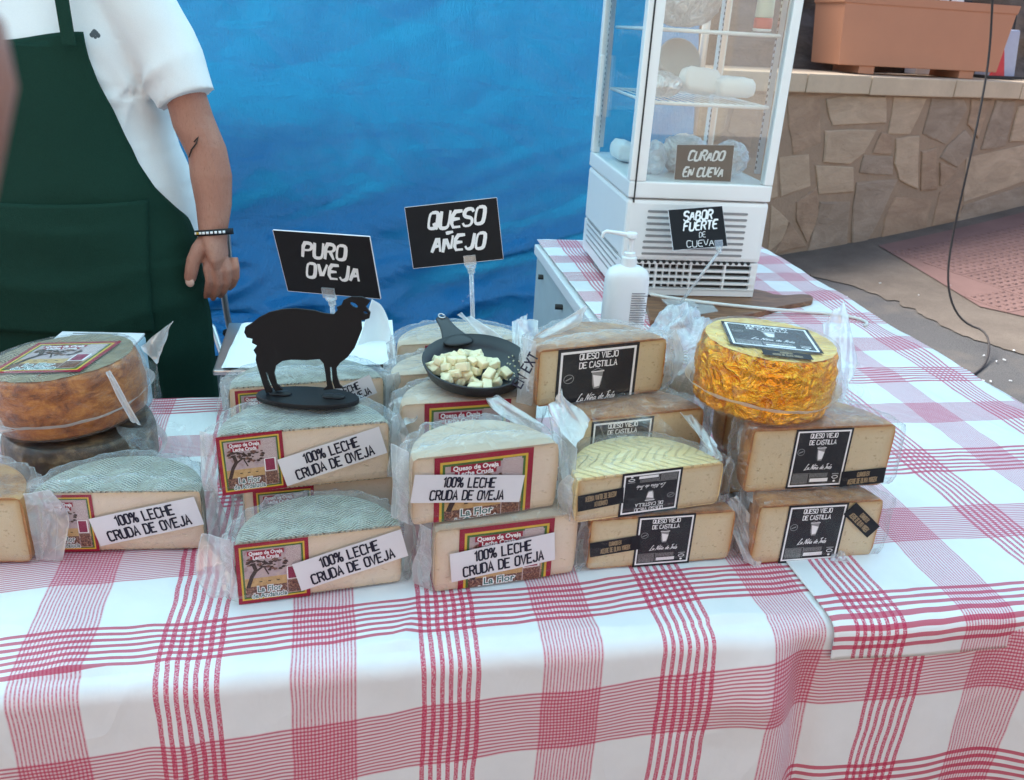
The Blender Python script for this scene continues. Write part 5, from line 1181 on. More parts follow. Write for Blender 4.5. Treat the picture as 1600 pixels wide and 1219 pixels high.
# ============================================================ DISPLAY FRIDGE
FY = .127; fr = thing('display_fridge', 'tall white glass sided display fridge standing at the back of the side table', 'fridge', (.25, 2.084, Z0), FY)
FW, FD, FT_ = .354, .50, 1.03; zb = .018; zs = 1.0-Z0; zg = 1.040-Z0; ztop = 1.66-Z0
mb = MB(); mb.bbox((.0, .0, .105), (FW, FD, zs-.002)); mb.build('lower_housing', MAT['fridge'], fr, bevel=.010, smooth=False)
mb = MB(); mb.bbox((0, -.001, zs+.001), (FW, FD, zg)); mb.build('sill_frame', MAT['fridge'], fr, bevel=.004)
# base with open grille
mb = MB(); mb.bbox((.012, .013, zb), (FW-.012, FD-.01, .104)); mb.build('motor_housing', MAT['dark'], fr)
for x in (0, FW-.010): mb = MB(); mb.bbox((x, .0135, zb), (x+.010, FD-.005, .1045)); mb.build('side_skirt', MAT['fridge'], fr)
mb = MB()
for z in (.100, .082, .066, .050, .034, .022): mb.bbox((.0, .0, z-.003 if z > .03 else zb), (FW-.005, .013, z+.003 if z > .03 else .034))
for x in (.0, .088, .176, .264, FW-.020): mb.bbox((x, .001, zb), (x+(.005 if .01 < x < .3 else .016), .0125, .104))
for k in range(9): mb.bbox((.02+k*.0175, .0015, .04), (.0225+k*.0175, .012, .1))
mb.build('base_grille', MAT['fridge'], fr)
mb = MB()
for k in range(20): mb.tube([(.03+k*.0155, -.0012, .1035), (.03+k*.0155, .006, .1035)], .0045, 8)
mb.build('grille_notches', MAT['dark'], fr, smooth=True)
for x in (.03, FW-.06):
    for y in (.02, FD-.05):
        mb = MB(); mb.bbox((x, y, 0), (x+.045, y+.03, zb)); mb.build('foot', MAT['fridge'], fr)
for k in range(8):
    z = .123+k*.0148; mb = MB(); rr = .003
    pts = [(.055-.004*(k < 3), z), (.30, z)]
    mb.prism([[(pts[0][0]+rr*math.cos(a), z+rr*math.sin(a)) for a in [PI/2+PI*q/6 for q in range(7)]]+[(pts[1][0]+rr*math.cos(a), z+rr*math.sin(a)) for a in [-PI/2+PI*q/6 for q in range(7)]]], lambda x, y, d: Vector((x, -.0012+d, y)), .004)
    mb.build('vent_slot', MAT['lab_grey'], fr)
for k in range(5):
    mb = MB(); z = .045+k*.016; mb.bbox((-.0012, .05, z), (.004, FD-.05, z+.004)); mb.build('side_vent', MAT['lab_grey'], fr)
for x, y in ((0, 0), (FW-.022, 0), (0, FD-.03), (FW-.022, FD-.03)):
    mb = MB(); w = .040 if (x, y) == (0, 0) else .022; mb.bbox((x, y, zg+.0005), (x+w, y+.03, ztop-.07)); mb.build('corner_post', MAT['fridge'], fr, bevel=.003)
mb = MB(); mb.bbox((.013, -.0022, zs-.01), (.0165, .01, ztop-.07)); mb.build('door_seam', MAT['dark'], fr)
mb = MB(); mb.bbox((-.004, -.004, ztop-.069), (FW+.004, FD, ztop+.06)); mb.build('top_canopy', MAT['fridge'], fr, bevel=.008)
for nm, lo, hi in (('front', (.040, .010, zg), (FW-.022, .0135, ztop-.07)), ('back', (.03, FD-.02, zg), (FW-.022, FD-.0165, ztop-.07)), ('left', (.006, .03, zg), (.0095, FD-.03, ztop-.07)), ('right', (FW-.012, .03, zg), (FW-.0085, FD-.03, ztop-.07))):
    mb = MB(); mb.bbox(lo, hi); mb.build('glass_pane', MAT['glass' if nm == 'front' else 'glass_side'], fr)
for yy, z0 in ((.032, zg), (.032, zg)): pass
mb = MB()
for x in (.012, FW-.028):
    for y in (.05, FD-.06): mb.bbox((x, y, zg+.02), (x+.012, y+.012, ztop-.08))
mb.build('shelf_rail', MAT['steel'], fr)
mb = MB()
for x in (.0115, FW-.0285):
    for y in (.05, FD-.06):
        for k in range(36): mb.bbox((x, y+.003, zg+.03+k*.014), (x+.0131, y+.009, zg+.037+k*.014))
mb.build('rail_holes', MAT['dark'], fr, kind='stuff')
mb = MB(); mb.bbox((-.012, FD-.09, .40), (-.0005, FD-.07, .56)); mb.build('door_handle', MAT['fridge'], fr, bevel=.003)
for z in (1.216-Z0, 1.374-Z0, 1.52-Z0):
    mb = MB(); mb.tube([(.035, .035, z), (FW-.03, .035, z)], .0042, 8); mb.tube([(.035, FD-.04, z), (FW-.03, FD-.04, z)], .0042, 8); mb.tube([(.035, .035, z), (.035, FD-.04, z)], .004, 8); mb.tube([(FW-.03, .035, z), (FW-.03, FD-.04, z)], .004, 8)
    for k in range(1, 14): x = .035+k*(FW-.065)/14; mb.tube([(x, .035, z+.003), (x, FD-.04, z+.003)], .0016, 5)
    mb.build('wire_shelf', MAT['white_plastic'], fr, smooth=True)
def fl(x, y, z): c, s = math.cos(FY), math.sin(FY); return Vector((.25+x*c-y*s, 2.084+x*s+y*c, Z0+z))
s1, s2 = 1.224-Z0, 1.382-Z0
crumple('foil_parcel', 'large foil wrapped cheese on the top visible shelf of the fridge', fl(.125, .16, s2), .085, .07, .065, 21, 'tin_foil', .10, 'parcel')
crumple('foil_parcel', 'small foil parcel at the left end of the middle fridge shelf', fl(.085, .12, s1), .045, .05, .028, 22, 'tin_foil', .12, 'parcel')
crumple('foil_parcel', 'foil parcel lying on the fridge floor behind the CURADO EN CUEVA sign', fl(.175, .17, zg), .062, .06, .045, 23, 'tin_foil', .15, 'parcel')
mb = MB(); mb.lathe([(.052, 0), (.056, .004), (.056, .03), (.052, .034)], n=40); o = mb.build('wrapped_wheel', simple('grey_wax', (.28, .31, .32), .5), smooth=True, auto=40, label='grey round cheese standing tilted on the middle fridge shelf', cat='cheese'); o.location = fl(.14, .22, s1+.070); o.rotation_euler = (R(62), R(12), FY)
def packet(label, c, d, rot, mat='white_paper', cat='packet', name='paper_packet'):
    mb = MB(); w, l, hh = d
    def f(u, v): 
        a = 2*PI*u; cx, sx = math.cos(a), math.sin(a); k = 1/max(abs(cx), abs(sx))**.85; vv = PI*v; e = math.sin(vv)**.35
        return (cx*k*w/2*e*(1+.03*nz(u*9, v*5, w*99)), sx*k*l/2*e*(1+.03*nz(u*7, v*6, 2)), hh*(.5-.5*math.cos(vv))+.003*nz(u*8, v*8, 5))
    mb.grid(f, 40, 16); o = mb.build(name, MAT[mat], smooth=True, fix=False, label=label, cat=cat); o.location = c; o.rotation_euler = rot; return o
packet('white paper packet leaning in the middle of the middle fridge shelf', fl(.185, .15, s1+.010), (.10, .05, .060), (R(-15), R(6), FY+.15))
packet('flat white paper packet at the right end of the middle fridge shelf', fl(.27, .15, s1+.005), (.095, .09, .048), (0, 0, FY))
packet('white folded cloth lying on the fridge floor at its left side', fl(.06, .33, zg+.001), (.07, .13, .05), (0, R(12), FY), name='folded_cloth', cat='cloth')
crumple('bagged_cheese', 'cheese in a clear bag on the fridge floor right of the sign', fl(.285, .13, zg), .042, .05, .042, 27, 'bag_white', .15, 'cheese')
crumple('bagged_cheese', 'pale bagged cheese on the fridge floor at the left behind the glass', fl(.085, .12, zg), .030, .04, .038, 28, 'bag_white', .2, 'cheese')
bo = thing('squeeze_bottle', 'white bottle with a red base band at the right end of the upper fridge shelf', 'bottle', fl(.305, .10, s2+.0))
mb = MB(); mb.lathe([(.020, .03), (.021, .033), (.020, .07), (.012, .10), (.007, .115), (.007, .13), (.003, .14)], n=28); mb.build('bottle_body', simple('bottle_greenwhite', (.55, .62, .52), .35), bo, smooth=True)
mb = MB(); mb.lathe([(.0205, .006), (.0215, .01), (.0215, .027), (.0205, .0295)], n=28); mb.build('red_band', simple('band_red', (.55, .03, .04), .4), bo, smooth=True)
mb = MB(); mb.lathe([(.018, 0), (.0215, .002), (.0215, .0055)], n=28); mb.build('base_cap', MAT['white_plastic'], bo, smooth=True)
s4 = fl(.168, .045, .055+zg)
brown = simple('sign_black_hazed', (.060, .050, .045), .5, .4, var=.2)  # black board, the glass's reflection haze mixed into its colour
v4 = Q(1099, 266, 2.155)
sign('price_sign', 'price sign CURADO EN CUEVA standing inside the fridge behind the front glass', (v4.x, v4.y, v4.z+.010, FY, .05, .03), .142, .098,
     [('CURADO', .002, .024, .022, 'brush', .86), ('EN CUEVA', -.002, -.014, .021, 'brush', .80)], clip=None, mat=brown)

# cutting board under the fridge's front edge
bz = Z0+.001
cb = thing('cutting_board', 'dark wooden cutting board with its handle pointing right, under the front of the fridge', 'board')
BP = [P(*q, bz+.016) for q in ((1018, 507), (1012, 478), (1000, 462), (1150, 448), (1190, 452), (1215, 461), (1262, 458), (1272, 464), (1268, 470), (1215, 478), (1190, 487), (1120, 498))]
bp = [(p.x, p.y) for p in BP]; bp = chaikin(bp, 1, True)
mb = MB(); mb.prism([bp], lambda x, y, d: Vector((x, y, bz+d)), .015); o = mb.build('board', MAT['wood'], cb, bevel=.002)
# clear flat plate lying on the board
mb = MB(); q = [P(a, b, Z0+.0185) for a, b in ((1058, 472), (1108, 470), (1122, 486), (1086, 492))]; mb.prism([[(p.x, p.y) for p in q]], lambda x, y, d: Vector((x, y, Z0+.017+d)), .002); mb.build('plastic_plate', MAT['acrylic'], label='flat clear plastic plate lying on the wooden board at the foot of the sign stem', cat='plate')
cpts = [P(1016, 460, Z0+.03), P(1050, 466, Z0+.026), P(1120, 475, Z0+.022), P(1200, 483, Z0+.02), P(1250, 487, Z0+.008), P(1300, 490, Z0+.006), P(1340, 497, Z0+.006), P(1356, 504, Z0+.006), P(1352, 509, Z0+.006)]
cc_ = [tuple(p) for p in cpts]
for _ in range(2):
    q = [cc_[0]]
    for a, b in zip(cc_[:-1], cc_[1:]): a, b = Vector(a), Vector(b); q += [tuple(a*.75+b*.25), tuple(a*.25+b*.75)]
    cc_ = q+[cc_[-1]]
mb = MB(); mb.tube(cc_, .0042, 8); mb.build('power_cord', MAT['cable_white'], smooth=True, label='white power cord lying across the wooden board to the right table edge', cat='cord')

# sanitizer bottle
sa = thing('sanitizer_bottle', 'white pump bottle of hand gel in front of the fridge corner', 'bottle', (*P(975, 545, Z0).xy, Z0), R(10))
sa.location = (.238, 1.70, Z0); 
bq = Q(976, 470, 1.70)
sa.location = (bq.x, 1.70, Z0); hs = Q(976, 415, 1.70).z-Z0; 
mb = MB(); prof = [(.92, .0), (1, .004), (1, hs-.030), (.97, hs-.018), (.86, hs-.008), (.60, hs-.001), (.36, hs+.002)]
vs = []; n = 40
for k, z in prof:
    for i in range(n):
        a = 2*PI*i/n; c, s = math.cos(a), math.sin(a); e = 2.6; q = (abs(c)**e+abs(s)**e)**(-1/e); vs.append((c*q*.045*k, s*q*.030*k, z))
m = len(prof); fs = [(i*n+k, i*n+(k+1) % n, (i+1)*n+(k+1) % n, (i+1)*n+k) for i in range(m-1) for k in range(n)]+[tuple(range(n))[::-1], tuple((m-1)*n+k for k in range(n))]
mb.add(vs, fs); mb.build('bottle_body', MAT['white_plastic'], sa, smooth=True)
mb = MB(); mb.lathe([(.0155, hs), (.0155, hs+.018), (.012, hs+.020), (.0115, hs+.027), (.0048, hs+.029), (.0048, hs+.055)], n=28); mb.build('pump_collar', MAT['white_plastic'], sa, smooth=True, auto=40)
mb = MB(); mb.lathe([(.0075, hs+.055), (.0115, hs+.058), (.0120, hs+.064), (.010, hs+.067)], n=24); mb.tube([(-.004, 0, hs+.062), (-.03, 0, hs+.066), (-.052, 0, hs+.069), (-.058, 0, hs+.066), (-.060, 0, hs+.057)], [.005, .0042, .0036, .0032, .003], 10); mb.build('pump_head', MAT['white_plastic'], sa, smooth=True, auto=45)
mb = MB(); 
for k in range(14): mb.bbox((.004, -.0312, hs-.05-k*.005), (.004+random.uniform(.026, .034), -.0303, hs-.048-k*.005))
mb.build('label_lines', MAT['lab_grey'], sa)

# kitchen scale with papers, behind the first column
sl = Q(338, 650, 1.28); scx = thing('kitchen_scale', 'pale steel counter scale behind the sheep figure with white paper on its platter', 'scale', (-.475, 1.285, Z0), EX)
mb = MB(); mb.bbox((0, 0, .012), (.27, .22, .075)); mb.build('scale_body', simple('scale_grey', (.45, .50, .50), .35, .5), scx, bevel=.008)
mb = MB(); mb.bbox((-.008, -.006, .079), (.278, .232, .088)); mb.build('platter', MAT['steel'], scx, bevel=.003)
mb = MB(); mb.bbox((.08, .06, .075), (.19, .16, .079)); mb.build('platter_mount', MAT['dark'], scx)
for x in (.02, .24):
    for y in (.02, .19): mb = MB(); mb.tube([(x, y, 0), (x, y, .012)], .010, 10); mb.build('foot', MAT['dark'], scx)
zpap = Z0+.090
for i, (cor, lab) in enumerate((([(350, 602), (605, 592), (622, 512), (384, 531)], 'flat white paper sheets lying on the scale platter behind the sheep'),)):
    mb = MB(); q = [P(a, b, zpap) for a, b in cor]
    # keep the sheet the size of the platter
    q = [Vector((-.470, 1.285, zpap)), Vector((-.205, 1.34, zpap)), Vector((-.245, 1.56, zpap)), Vector((-.505, 1.505, zpap))]
    for lay in range(3):
        mb.grid(lambda u, v: (q[0]*(1-u)+q[1]*u)*(1-v)+(q[3]*(1-u)+q[2]*u)*v+Vector((.006*lay*math.sin(lay), -.004*lay, .0025*lay+.003*nz(u*4+lay, v*4, lay)+.006*max(0, u-.8)*5*max(0, v-.6))), 24, 20)
    o = mb.build('paper_sheets', MAT['white_paper'], smooth=True, fix=False, label=lab, cat='paper')
pcs = [Q(548, 578, 1.40), Q(622, 566, 1.40), Q(608, 512, 1.44), Q(582, 468, 1.44)]
mb = MB(); a, b, c, d = pcs
def pf(u, v): 
    p = (a*(1-u)+b*u)*(1-v)+(d*(1-u)+c*u)*v; return p+Vector((0, .03*math.sin(PI*u), .0))+Vector((0, .006*nz(u*3, v*3, 2), 0))
mb.grid(pf, 20, 20); o = mb.build('paper_bag', MAT['white_paper'], smooth=True, fix=False, label='white paper sheet folded upright into a peak behind the sheep\'s head', cat='paper'); sd_ = o.modifiers.new('s', 'SOLIDIFY'); sd_.thickness = .0015
mb = MB(); hp_ = [Q(352, 520, 1.5), Q(368, 522, 1.49), Q(385, 527, 1.47), Q(400, 531, 1.45)]; mb.tube(hp_, [.007, .008, .007, .005], 8); mb.build('knife_handle', MAT['black'], smooth=True, label='black handle lying over the back left corner of the scale', cat='knife')
# white tray behind the brown wheel
ty_ = 1.275; a_, b_ = Q(80, 541, ty_), Q(208, 541, ty_); th_ = a_.z-Z0+.004
tr = thing('tray', 'pale blue tray with printed white paper behind the brown wheel', 'tray', (a_.x, ty_, Z0), EX*.5)
mb = MB(); mb.bbox((0, 0, .0), ((b_-a_).length, .05, th_)); mb.build('tray_body', simple('tray_bluegrey', (.35, .50, .58), .4), tr, bevel=.006)
mb = MB(); mb.bbox((.0, -.004, th_+.001), (.13, .048, th_+.004)); mb.build('printed_paper', MAT['paper'], tr)
mb = MB()
for k in range(4): mb.bbox((.02, .004+k*.011, th_+.0041), (.11-.02*(k % 2), .008+k*.011, th_+.0046))
mb.build('print_lines', MAT['lab_grey'], tr)

# ============================================================ MAN, CHAIR, FINGERTIP
XC, YC = -.895, 1.665
man = thing('person', 'market seller in white t-shirt and dark green apron, arm hanging, head out of frame', 'person', (XC, YC, 0))
def L_(p): return Vector(p)-Vector((XC, YC, 0))
def loft(mb, secs, n=40, mi=0):     # (z, hw, hd, cx, cy)
    vs = []
    for z, hw, hd, cx, cy in secs:
        for i in range(n):
            a = 2*PI*i/n; c, s = math.cos(a), math.sin(a); e = 2.35; q = (abs(c)**e+abs(s)**e)**(-1/e); vs.append((cx+c*q*hw, cy+s*q*hd, z))
    m = len(secs); fs = [(i*n+k, i*n+(k+1) % n, (i+1)*n+(k+1) % n, (i+1)*n+k) for i in range(m-1) for k in range(n)]+[tuple(range(n))[::-1], tuple((m-1)*n+k for k in range(n))]
    mb.add(vs, fs, mi)
def remesh(mb, name, mat, parent, vox, smooth=3, disp=None):
    me = bpy.data.meshes.new('tmp'); me.from_pydata(mb.v, [], mb.f); bm = bmesh.new(); bm.from_mesh(me); bmesh.ops.recalc_face_normals(bm, faces=bm.faces); bm.to_mesh(me); bm.free()
    o = bpy.data.objects.new('tmp', me); COL.objects.link(o); r = o.modifiers.new('r', 'REMESH'); r.mode = 'VOXEL'; r.voxel_size = vox
    s = o.modifiers.new('s', 'SMOOTH'); s.iterations = smooth; s.factor = .6
    m2 = bpy.data.meshes.new_from_object(o.evaluated_get(bpy.context.evaluated_depsgraph_get())); bpy.data.objects.remove(o)
    m2.materials.clear(); m2.materials.append(MAT[mat])
    if disp:
        for v in m2.vertices: v.co += disp(v.co, v.normal)
    for p in m2.polygons: p.use_smooth = True
    m2.name = name; return link(name, m2, parent)
AY = 1.585
def A(px, py, y=AY): return L_(Q(px, py, y))
sh, el, wr_ = L_((-.705, 1.62, 1.385)), A(324, 238, 1.60), A(333, 362, 1.575)
mb = MB()
mb.tube([sh+Vector((-.03, 0, .02)), sh, A(290, 150, 1.61), A(302, 190, 1.61), el, A(330, 275, 1.595), A(334, 320, 1.585), wr_, A(336, 380, 1.572)],
        [.04, .042, .036, .037, .035, .037, .032, (.029, .025), (.032, .021)], 20)
# palm and fingers
mb.tube([A(334, 368, 1.574), A(338, 388, 1.570), A(342, 402, 1.568), A(343, 413, 1.570)], [(.030, .021), (.035, .019), (.036, .015), (.030, .009)], 16)
FG = [([(325, 404, 1.562), (324, 420, 1.551), (327, 438, 1.551), (325, 452, 1.560), (321, 465, 1.574)], .0075), ([(338, 408, 1.562), (339, 424, 1.551), (341, 443, 1.556), (337, 457, 1.568), (332, 468, 1.584)], .0076),
      ([(350, 407, 1.568), (354, 423, 1.558), (355, 441, 1.564), (350, 454, 1.576), (344, 464, 1.590)], .0073), ([(365, 403, 1.578), (367, 417, 1.570), (368, 432, 1.576), (363, 444, 1.588), (357, 452, 1.598)], .0080)]
for pts_, rr in FG: mb.tube([A(*p) for p in pts_], [rr*1.05, rr*1.12, rr*1.0, rr*.98, rr*.62], 12)
mb.tube([A(322, 378, 1.568), A(310, 392, 1.556), A(302, 408, 1.548), A(299, 424, 1.545), A(297, 436, 1.546), A(297, 443, 1.547)], [.017, .0150, .0128, .0122, .0108, .006], 12)
# other arm, torso core, legs, head
osh = Vector((-.22, -.04, 1.385)); mb.tube([osh, osh+Vector((-.05, 0, -.13)), osh+Vector((-.08, -.04, -.27)), osh+Vector((-.04, -.16, -.42)), osh+Vector((.02, -.22, -.5))], [.06, .05, .042, .034, .03], 16)
mb.tube([osh+Vector((.0, -.21, -.48)), osh+Vector((.03, -.25, -.54)), osh+Vector((.05, -.27, -.60))], [(.03, .02), (.04, .02), (.03, .012)], 12)
loft(mb, [(.80, .17, .12, 0, 0), (.95, .19, .13, 0, 0), (1.1, .20, .12, 0, 0), (1.3, .20, .11, 0, 0), (1.42, .15, .08, 0, 0), (1.48, .065, .065, 0, .01), (1.56, .06, .065, 0, 0)])
for sx in (-.11, .11): mb.tube([(sx, 0, .88), (sx*1.05, 0, .5), (sx*1.1, .01, .1), (sx*1.1, 0, .05)], [.095, .065, .048, .045], 16); mb.tube([(sx*1.1, .04, .035), (sx*1.15, -.12, .025), (sx*1.2, -.17, .022)], [(.04, .035), (.045, .025), (.03, .02)], 12)
mb.sphere((0, -.02, 1.66), (.077, .098, .118), 24, 16); mb.sphere((0, -.035, 1.60), (.062, .075, .07), 20, 12)
mb.tube([(0, -.112, 1.675), (0, -.128, 1.645), (0, -.118, 1.632)], [.008, .014, .010], 10)
for sx in (-.078, .078): mb.sphere((sx, .0, 1.655), (.009, .02, .032), 10, 8)
remesh(mb, 'body', 'skin', man, .0028, 2)
for sx in (-.03, .03): mb = MB(); mb.sphere((sx, -.106, 1.672), (.012, .010, .009), 12, 8); mb.build('eye', MAT['white_plastic'], man, smooth=True)
mb = MB(); mb.tube([(-.024, -.112, 1.602), (0, -.118, 1.604), (.024, -.112, 1.602)], [.003, .005, .003], 8); mb.build('mouth', MAT['lab_plum'], man, smooth=True)
mb = MB(); mb.sphere((0, .004, 1.695), (.086, .104, .10), 24, 14); mb.build('hair', MAT['hair'], man, smooth=True)
for (p, d, w) in ((A(296.5, 441, 1.5385), (.0085, .003, .0095), 0),): mb = MB(); mb.sphere(p, d, 10, 7); mb.build('fingernail', MAT['nail'], man, smooth=True)
mb = MB(); mb.tube([A(295, 246, 1.569), A(299, 234, 1.566), A(306, 225, 1.5635), A(310, 214, 1.566), A(303, 222, 1.565)], .0012, 6); mb.build('tattoo', MAT['hair'], man, smooth=True)
# t-shirt
mb = MB()
Tsec = [(.93, .262, .170, 0, 0), (1.00, .258, .172, 0, -.005), (1.06, .246, .165, 0, -.005), (1.13, .226, .155, 0, 0), (1.20, .222, .150, 0, 0), (1.30, .232, .140, 0, .0), (1.38, .225, .120, 0, 0), (1.44, .15, .085, 0, 0), (1.47, .09, .07, 0, .005)]
loft(mb, Tsec, 56)
hem = A(291, 158, 1.60); 
mb.tube([sh+Vector((-.06, 0, .03)), sh+Vector((.0, 0, .015)), A(250, 70, 1.62), A(271, 112, 1.61), hem], [(.05, .06), (.060, .070), (.055, .066), (.050, .060), (.047, .056)], 28)
mb.tube([osh+Vector((.06, 0, .02)), osh+Vector((0, 0, .01)), osh+Vector((-.04, 0, -.09)), osh+Vector((-.062, -.02, -.19))], [.06, .07, .066, .058], 24)
def shirt_d(co, n):
    d = .005*nz(co.x*6, co.y*6, co.z*9)
    ap = Vector((co.x-.20, 0, co.z-1.22)); rr = ap.length
    d += .010*ridge(nz(ap.x/(rr+.01)*1.6, ap.z/(rr+.01)*1.6, rr*5))*max(0, 1-rr/.22)-.006*max(0, 1-rr/.22)
    d += .010*ridge(nz(co.x*2, co.z*13, 8))*max(0, 1-abs(co.z-1.10)/.12)*(co.x > .05)
    return n*d
remesh(mb, 't_shirt', 'shirt', man, .006, 4, shirt_d)
# apron
edge = [(118, 50), (128, 90), (146, 130), (172, 175), (192, 215), (214, 255), (240, 292), (262, 318), (284, 350), (300, 385), (312, 430), (321, 480), (329, 540), (334, 610)]
ep = []
for px, py in edge:
    f = (py-50)/560; y = 1.515+.06*min(1, max(0, (px-128)/140)); ep.append(L_(Q(px, py, y)))
def xr(z):
    for a, b in zip(ep[:-1], ep[1:]):
        if a.z >= z >= b.z: k = (a.z-z)/(a.z-b.z+1e-9); return a.x+(b.x-a.x)*k
    return ep[0].x if z > ep[0].z else ep[-1].x
def tors(z):
    for a, b in zip(Tsec[:-1], Tsec[1:]):
        if a[0] <= z <= b[0]: k = (z-a[0])/(b[0]-a[0]); return a[1]+(b[1]-a[1])*k, a[2]+(b[2]-a[2])*k
    return (Tsec[0][1], Tsec[0][2]) if z < .93 else (Tsec[-1][1], Tsec[-1][2])
ztb, zbt = ep[0].z, .42
def apf(u, v, off=.012):
    z = ztb+(zbt-ztb)*v; w = xr(z); x = -w+2*w*u; hw, hd = tors(z); hw += .012; hd += off
    if z < .93: hd = hd*(1-.12*(.93-z)); hw = max(hw, w*1.04)
    hw = max(hw, w*1.02)
    e = 2.35; y = -hd*max(0, 1-min(1, abs(x)/hw)**e)**(1/e)
    y += .006*nz(x*7, z*5, 3)*1.2-.010*ridge(nz(x*3+z*2, z*9, 9))*max(0, 1-abs(z-.86)/.18)-.004*ridge(nz(x*5, z*2.5, 1))*(z < 1.0)
    zz = z-.02*(.5+.5*math.cos(2*PI*(u-.5)))*(v < .02)
    return (x, y, zz)
mb = MB(); mb.grid(apf, 90, 130); o = mb.build('apron', MAT['apron'], man, smooth=True, fix=False); sd_ = o.modifiers.new('s', 'SOLIDIFY'); sd_.thickness = .002; sd_.offset = 1
zp = L_(Q(213, 320, 1.50)).z; xp = L_(Q(214, 320, 1.50)).x
def pocket(u, v):
    z = zp+(-.24)*v; x = -xp+2*xp*u; w = xr(z); uu = (x+w)/(2*w); vv = (z-ztb)/(zbt-ztb); p = Vector(apf(uu, vv)); return p+Vector((0, -.0045-.002*math.sin(PI*u)*(1-v), -.006*math.sin(PI*u)*(1-v)))
mb = MB(); mb.grid(pocket, 60, 30); o = mb.build('apron_pocket', MAT['apron'], man, smooth=True, fix=False); sd_ = o.modifiers.new('s', 'SOLIDIFY'); sd_.thickness = .0025
for s in (-1, 1):
    x0 = ep[0].x*.93*s; mb = MB(); pts_ = [Vector((x0, -.155, ztb-.02)), Vector((x0*.95, -.145, ztb+.05)), Vector((x0*.88, -.10, ztb+.125)), Vector((x0*.7, -.02, 1.50)), Vector((x0*.3, .06, 1.50))]
    mb.tube(pts_, [(.0105, .002)]*5, 8) if False else None
    vs = []; fs = []
    for i, p in enumerate(pts_):
        for dx_, dy_ in ((-.011, 0), (.011, 0), (.011, -.003), (-.011, -.003)): vs.append(p+Vector((dx_, dy_, 0)))
    fs = [(i*4+k, i*4+(k+1) % 4, i*4+4+(k+1) % 4, i*4+4+k) for i in range(4) for k in range(4)]+[(3, 2, 1, 0), (16, 17, 18, 19)]
    mb.add(vs, fs); mb.build('apron_strap', MAT['apron'], man)
# emblem on the shirt
ec = L_(Q(149, 54, 1.528)); mb = MB()
for (x, y, r_) in ((0, .004, .0045), (-.005, -.001, .0042), (.005, -.001, .0042), (0, -.004, .003), (-.0025, .002, .004), (.0028, .002, .004)):
    mb.add([ec+Vector((x+r_*math.cos(k*PI/4), -.0015-.0005*random.random(), y+r_*math.sin(k*PI/4))) for k in range(8)], [tuple(range(8))])
mb.build('shirt_emblem', simple('emblem_slate', (.05, .08, .10), .6), man, fix=False)
# wristband
wc = A(335, 363, 1.574); ax = (A(336, 378, 1.571)-A(333, 345, 1.578)).normalized(); s_x = Vector((1, 0, .12)).normalized(); s_y = ax.cross(s_x).normalized()
def wbnd(rad, h0, h1, mat, name, a0=0, a1=2*PI, n=40):
    mb = MB(); mb.grid(lambda u, v: wc+ax*(h0+(h1-h0)*v)+s_x*math.cos(a0+(a1-a0)*u)*.0345*rad+s_y*math.sin(a0+(a1-a0)*u)*.0300*rad, n, 2); o = mb.build(name, MAT[mat] if isinstance(mat, str) else mat, man, smooth=True, fix=False)
    sdm = o.modifiers.new('s', 'SOLIDIFY'); sdm.thickness = .002; sdm.offset = -1; return o
wbnd(1.0, -.0055, .0055, 'black', 'wristband')
for k in range(9): wbnd(1.012, -.0022, .0022, 'ink_white' if k != 1 else 'lab_yellow', 'wristband_letter', -PI*.80+k*.21, -PI*.80+k*.21+.13, 3) if s_y.y > 0 else wbnd(1.012, -.0022, .0022, 'ink_white' if k != 1 else 'lab_yellow', 'wristband_letter', PI*.80-k*.21, PI*.80-k*.21-.13, 3)
# trousers and shoes
mb = MB()
for sx in (-.11, .11): mb.tube([(sx, .02, .95), (sx, .02, .86), (sx*1.05, .01, .5), (sx*1.1, .01, .09)], [.115, .115, .085, .07], 20)
loft(mb, [(.80, .20, .13, 0, .02), (.98, .225, .14, 0, .02)])
remesh(mb, 'trousers', 'trouser', man, .012, 2)
for sx in (-.121, .121): mb = MB(); mb.tube([(sx, .07, .05), (sx, 0, .055), (sx*1.03, -.1, .045), (sx*1.06, -.19, .03)], [(.045, .045), (.05, .052), (.052, .043), (.035, .026)], 16); mb.build('shoe', MAT['black'], man, smooth=True)
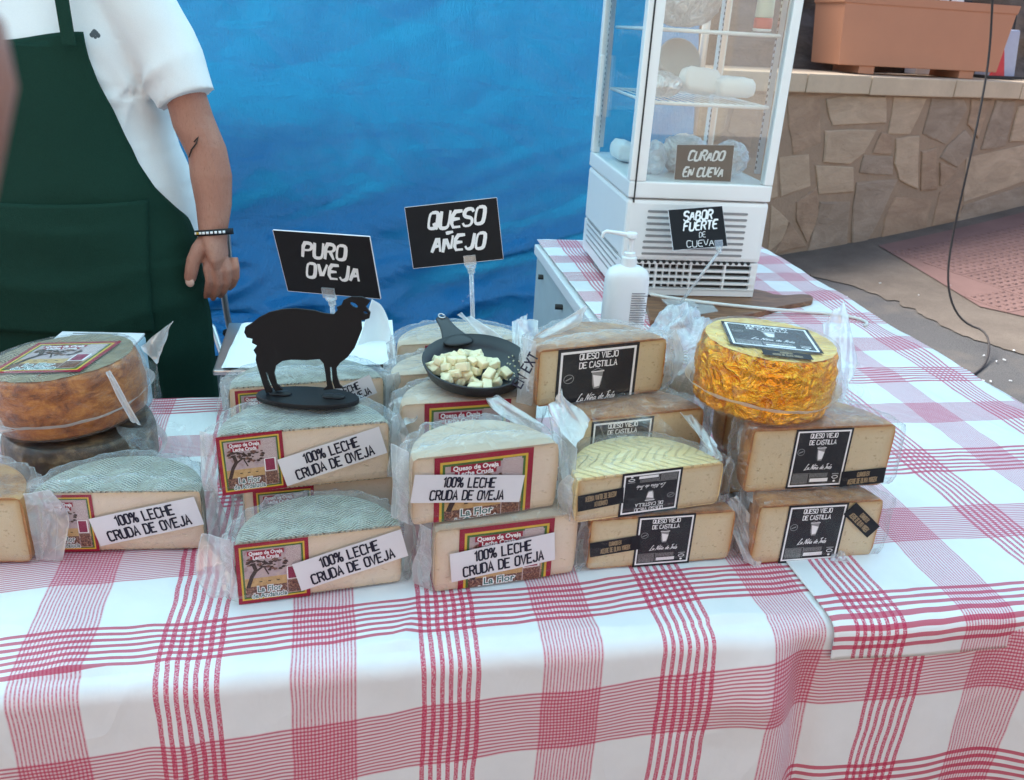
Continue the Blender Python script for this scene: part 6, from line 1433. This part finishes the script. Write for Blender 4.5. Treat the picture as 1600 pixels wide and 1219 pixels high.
# chair behind
ch = thing('folding_chair', 'grey tubular metal folding chair behind the seller', 'chair', (-.86, 2.14, 0), R(-6))
def ctube(pts, r=.010, nm='frame'):
    p = [tuple(q) for q in pts]
    for _ in range(2):
        q = [p[0]]
        for a, b in zip(p[:-1], p[1:]): a, b = Vector(a), Vector(b); q += [tuple(a*.75+b*.25), tuple(a*.25+b*.75)]
        p = q+[p[-1]]
    mb = MB(); mb.tube(p, r, 10); return mb.build(nm, MAT['steel'], ch, smooth=True)
bt = Q(300, 326, 2.14).z
ctube([(-.19, .14, 0), (-.19, -.02, .55), (-.19, -.06, bt-.10), (-.17, -.07, bt), (.10, -.07, bt), (.125, -.06, bt-.08), (.125, -.02, .55), (.15, .14, 0)], .008, 'back_frame')
ctube([(-.205, -.30, 0), (-.205, .05, .62), (.11, .05, .62), (.16, -.30, 0)], .008, 'front_frame')
mb = MB(); mb.bbox((-.175, -.32, .44), (.175, .05, .462)); mb.build('seat', MAT['dark'], ch, bevel=.006)
mb = MB(); mb.bbox((-.165, -.072, bt-.16), (.165, -.062, bt-.03)); mb.build('backrest', MAT['steel'], ch, bevel=.003)

# fingertip of the photographer, very near the lens
fg = thing('finger', 'blurred pinkish fingertip at the upper left edge very near the camera', 'person')
d0 = ray(-60, 110).normalized(); a_ = Vector((0, 0, CH))+ray(8, 60)*.085; b_ = Vector((0, 0, CH))+ray(-40, 150)*.085
tip = Vector((0, 0, CH))+ray(-92, 105)*.105; vdir = (Uv*.9+Rv*.05).normalized()
mb = MB(); pts_ = [tip+vdir*.0085-Rv*.001, tip+vdir*.006, tip, tip-vdir*.012-Rv*.002, tip-vdir*.030-Rv*.012, tip-vdir*.05-Rv*.028, tip-vdir*.07-Rv*.045]
mb.tube(pts_, [.003, .0065, .0082, .0086, .0090, .0092, .0096], 20); mb.build('fingertip', MAT['skin'], fg, smooth=True)
mb = MB(); mb.sphere(tip+Fv*.006+vdir*.002, (.005, .003, .007), 12, 8); mb.build('fingernail', MAT['nail'], fg, smooth=True)
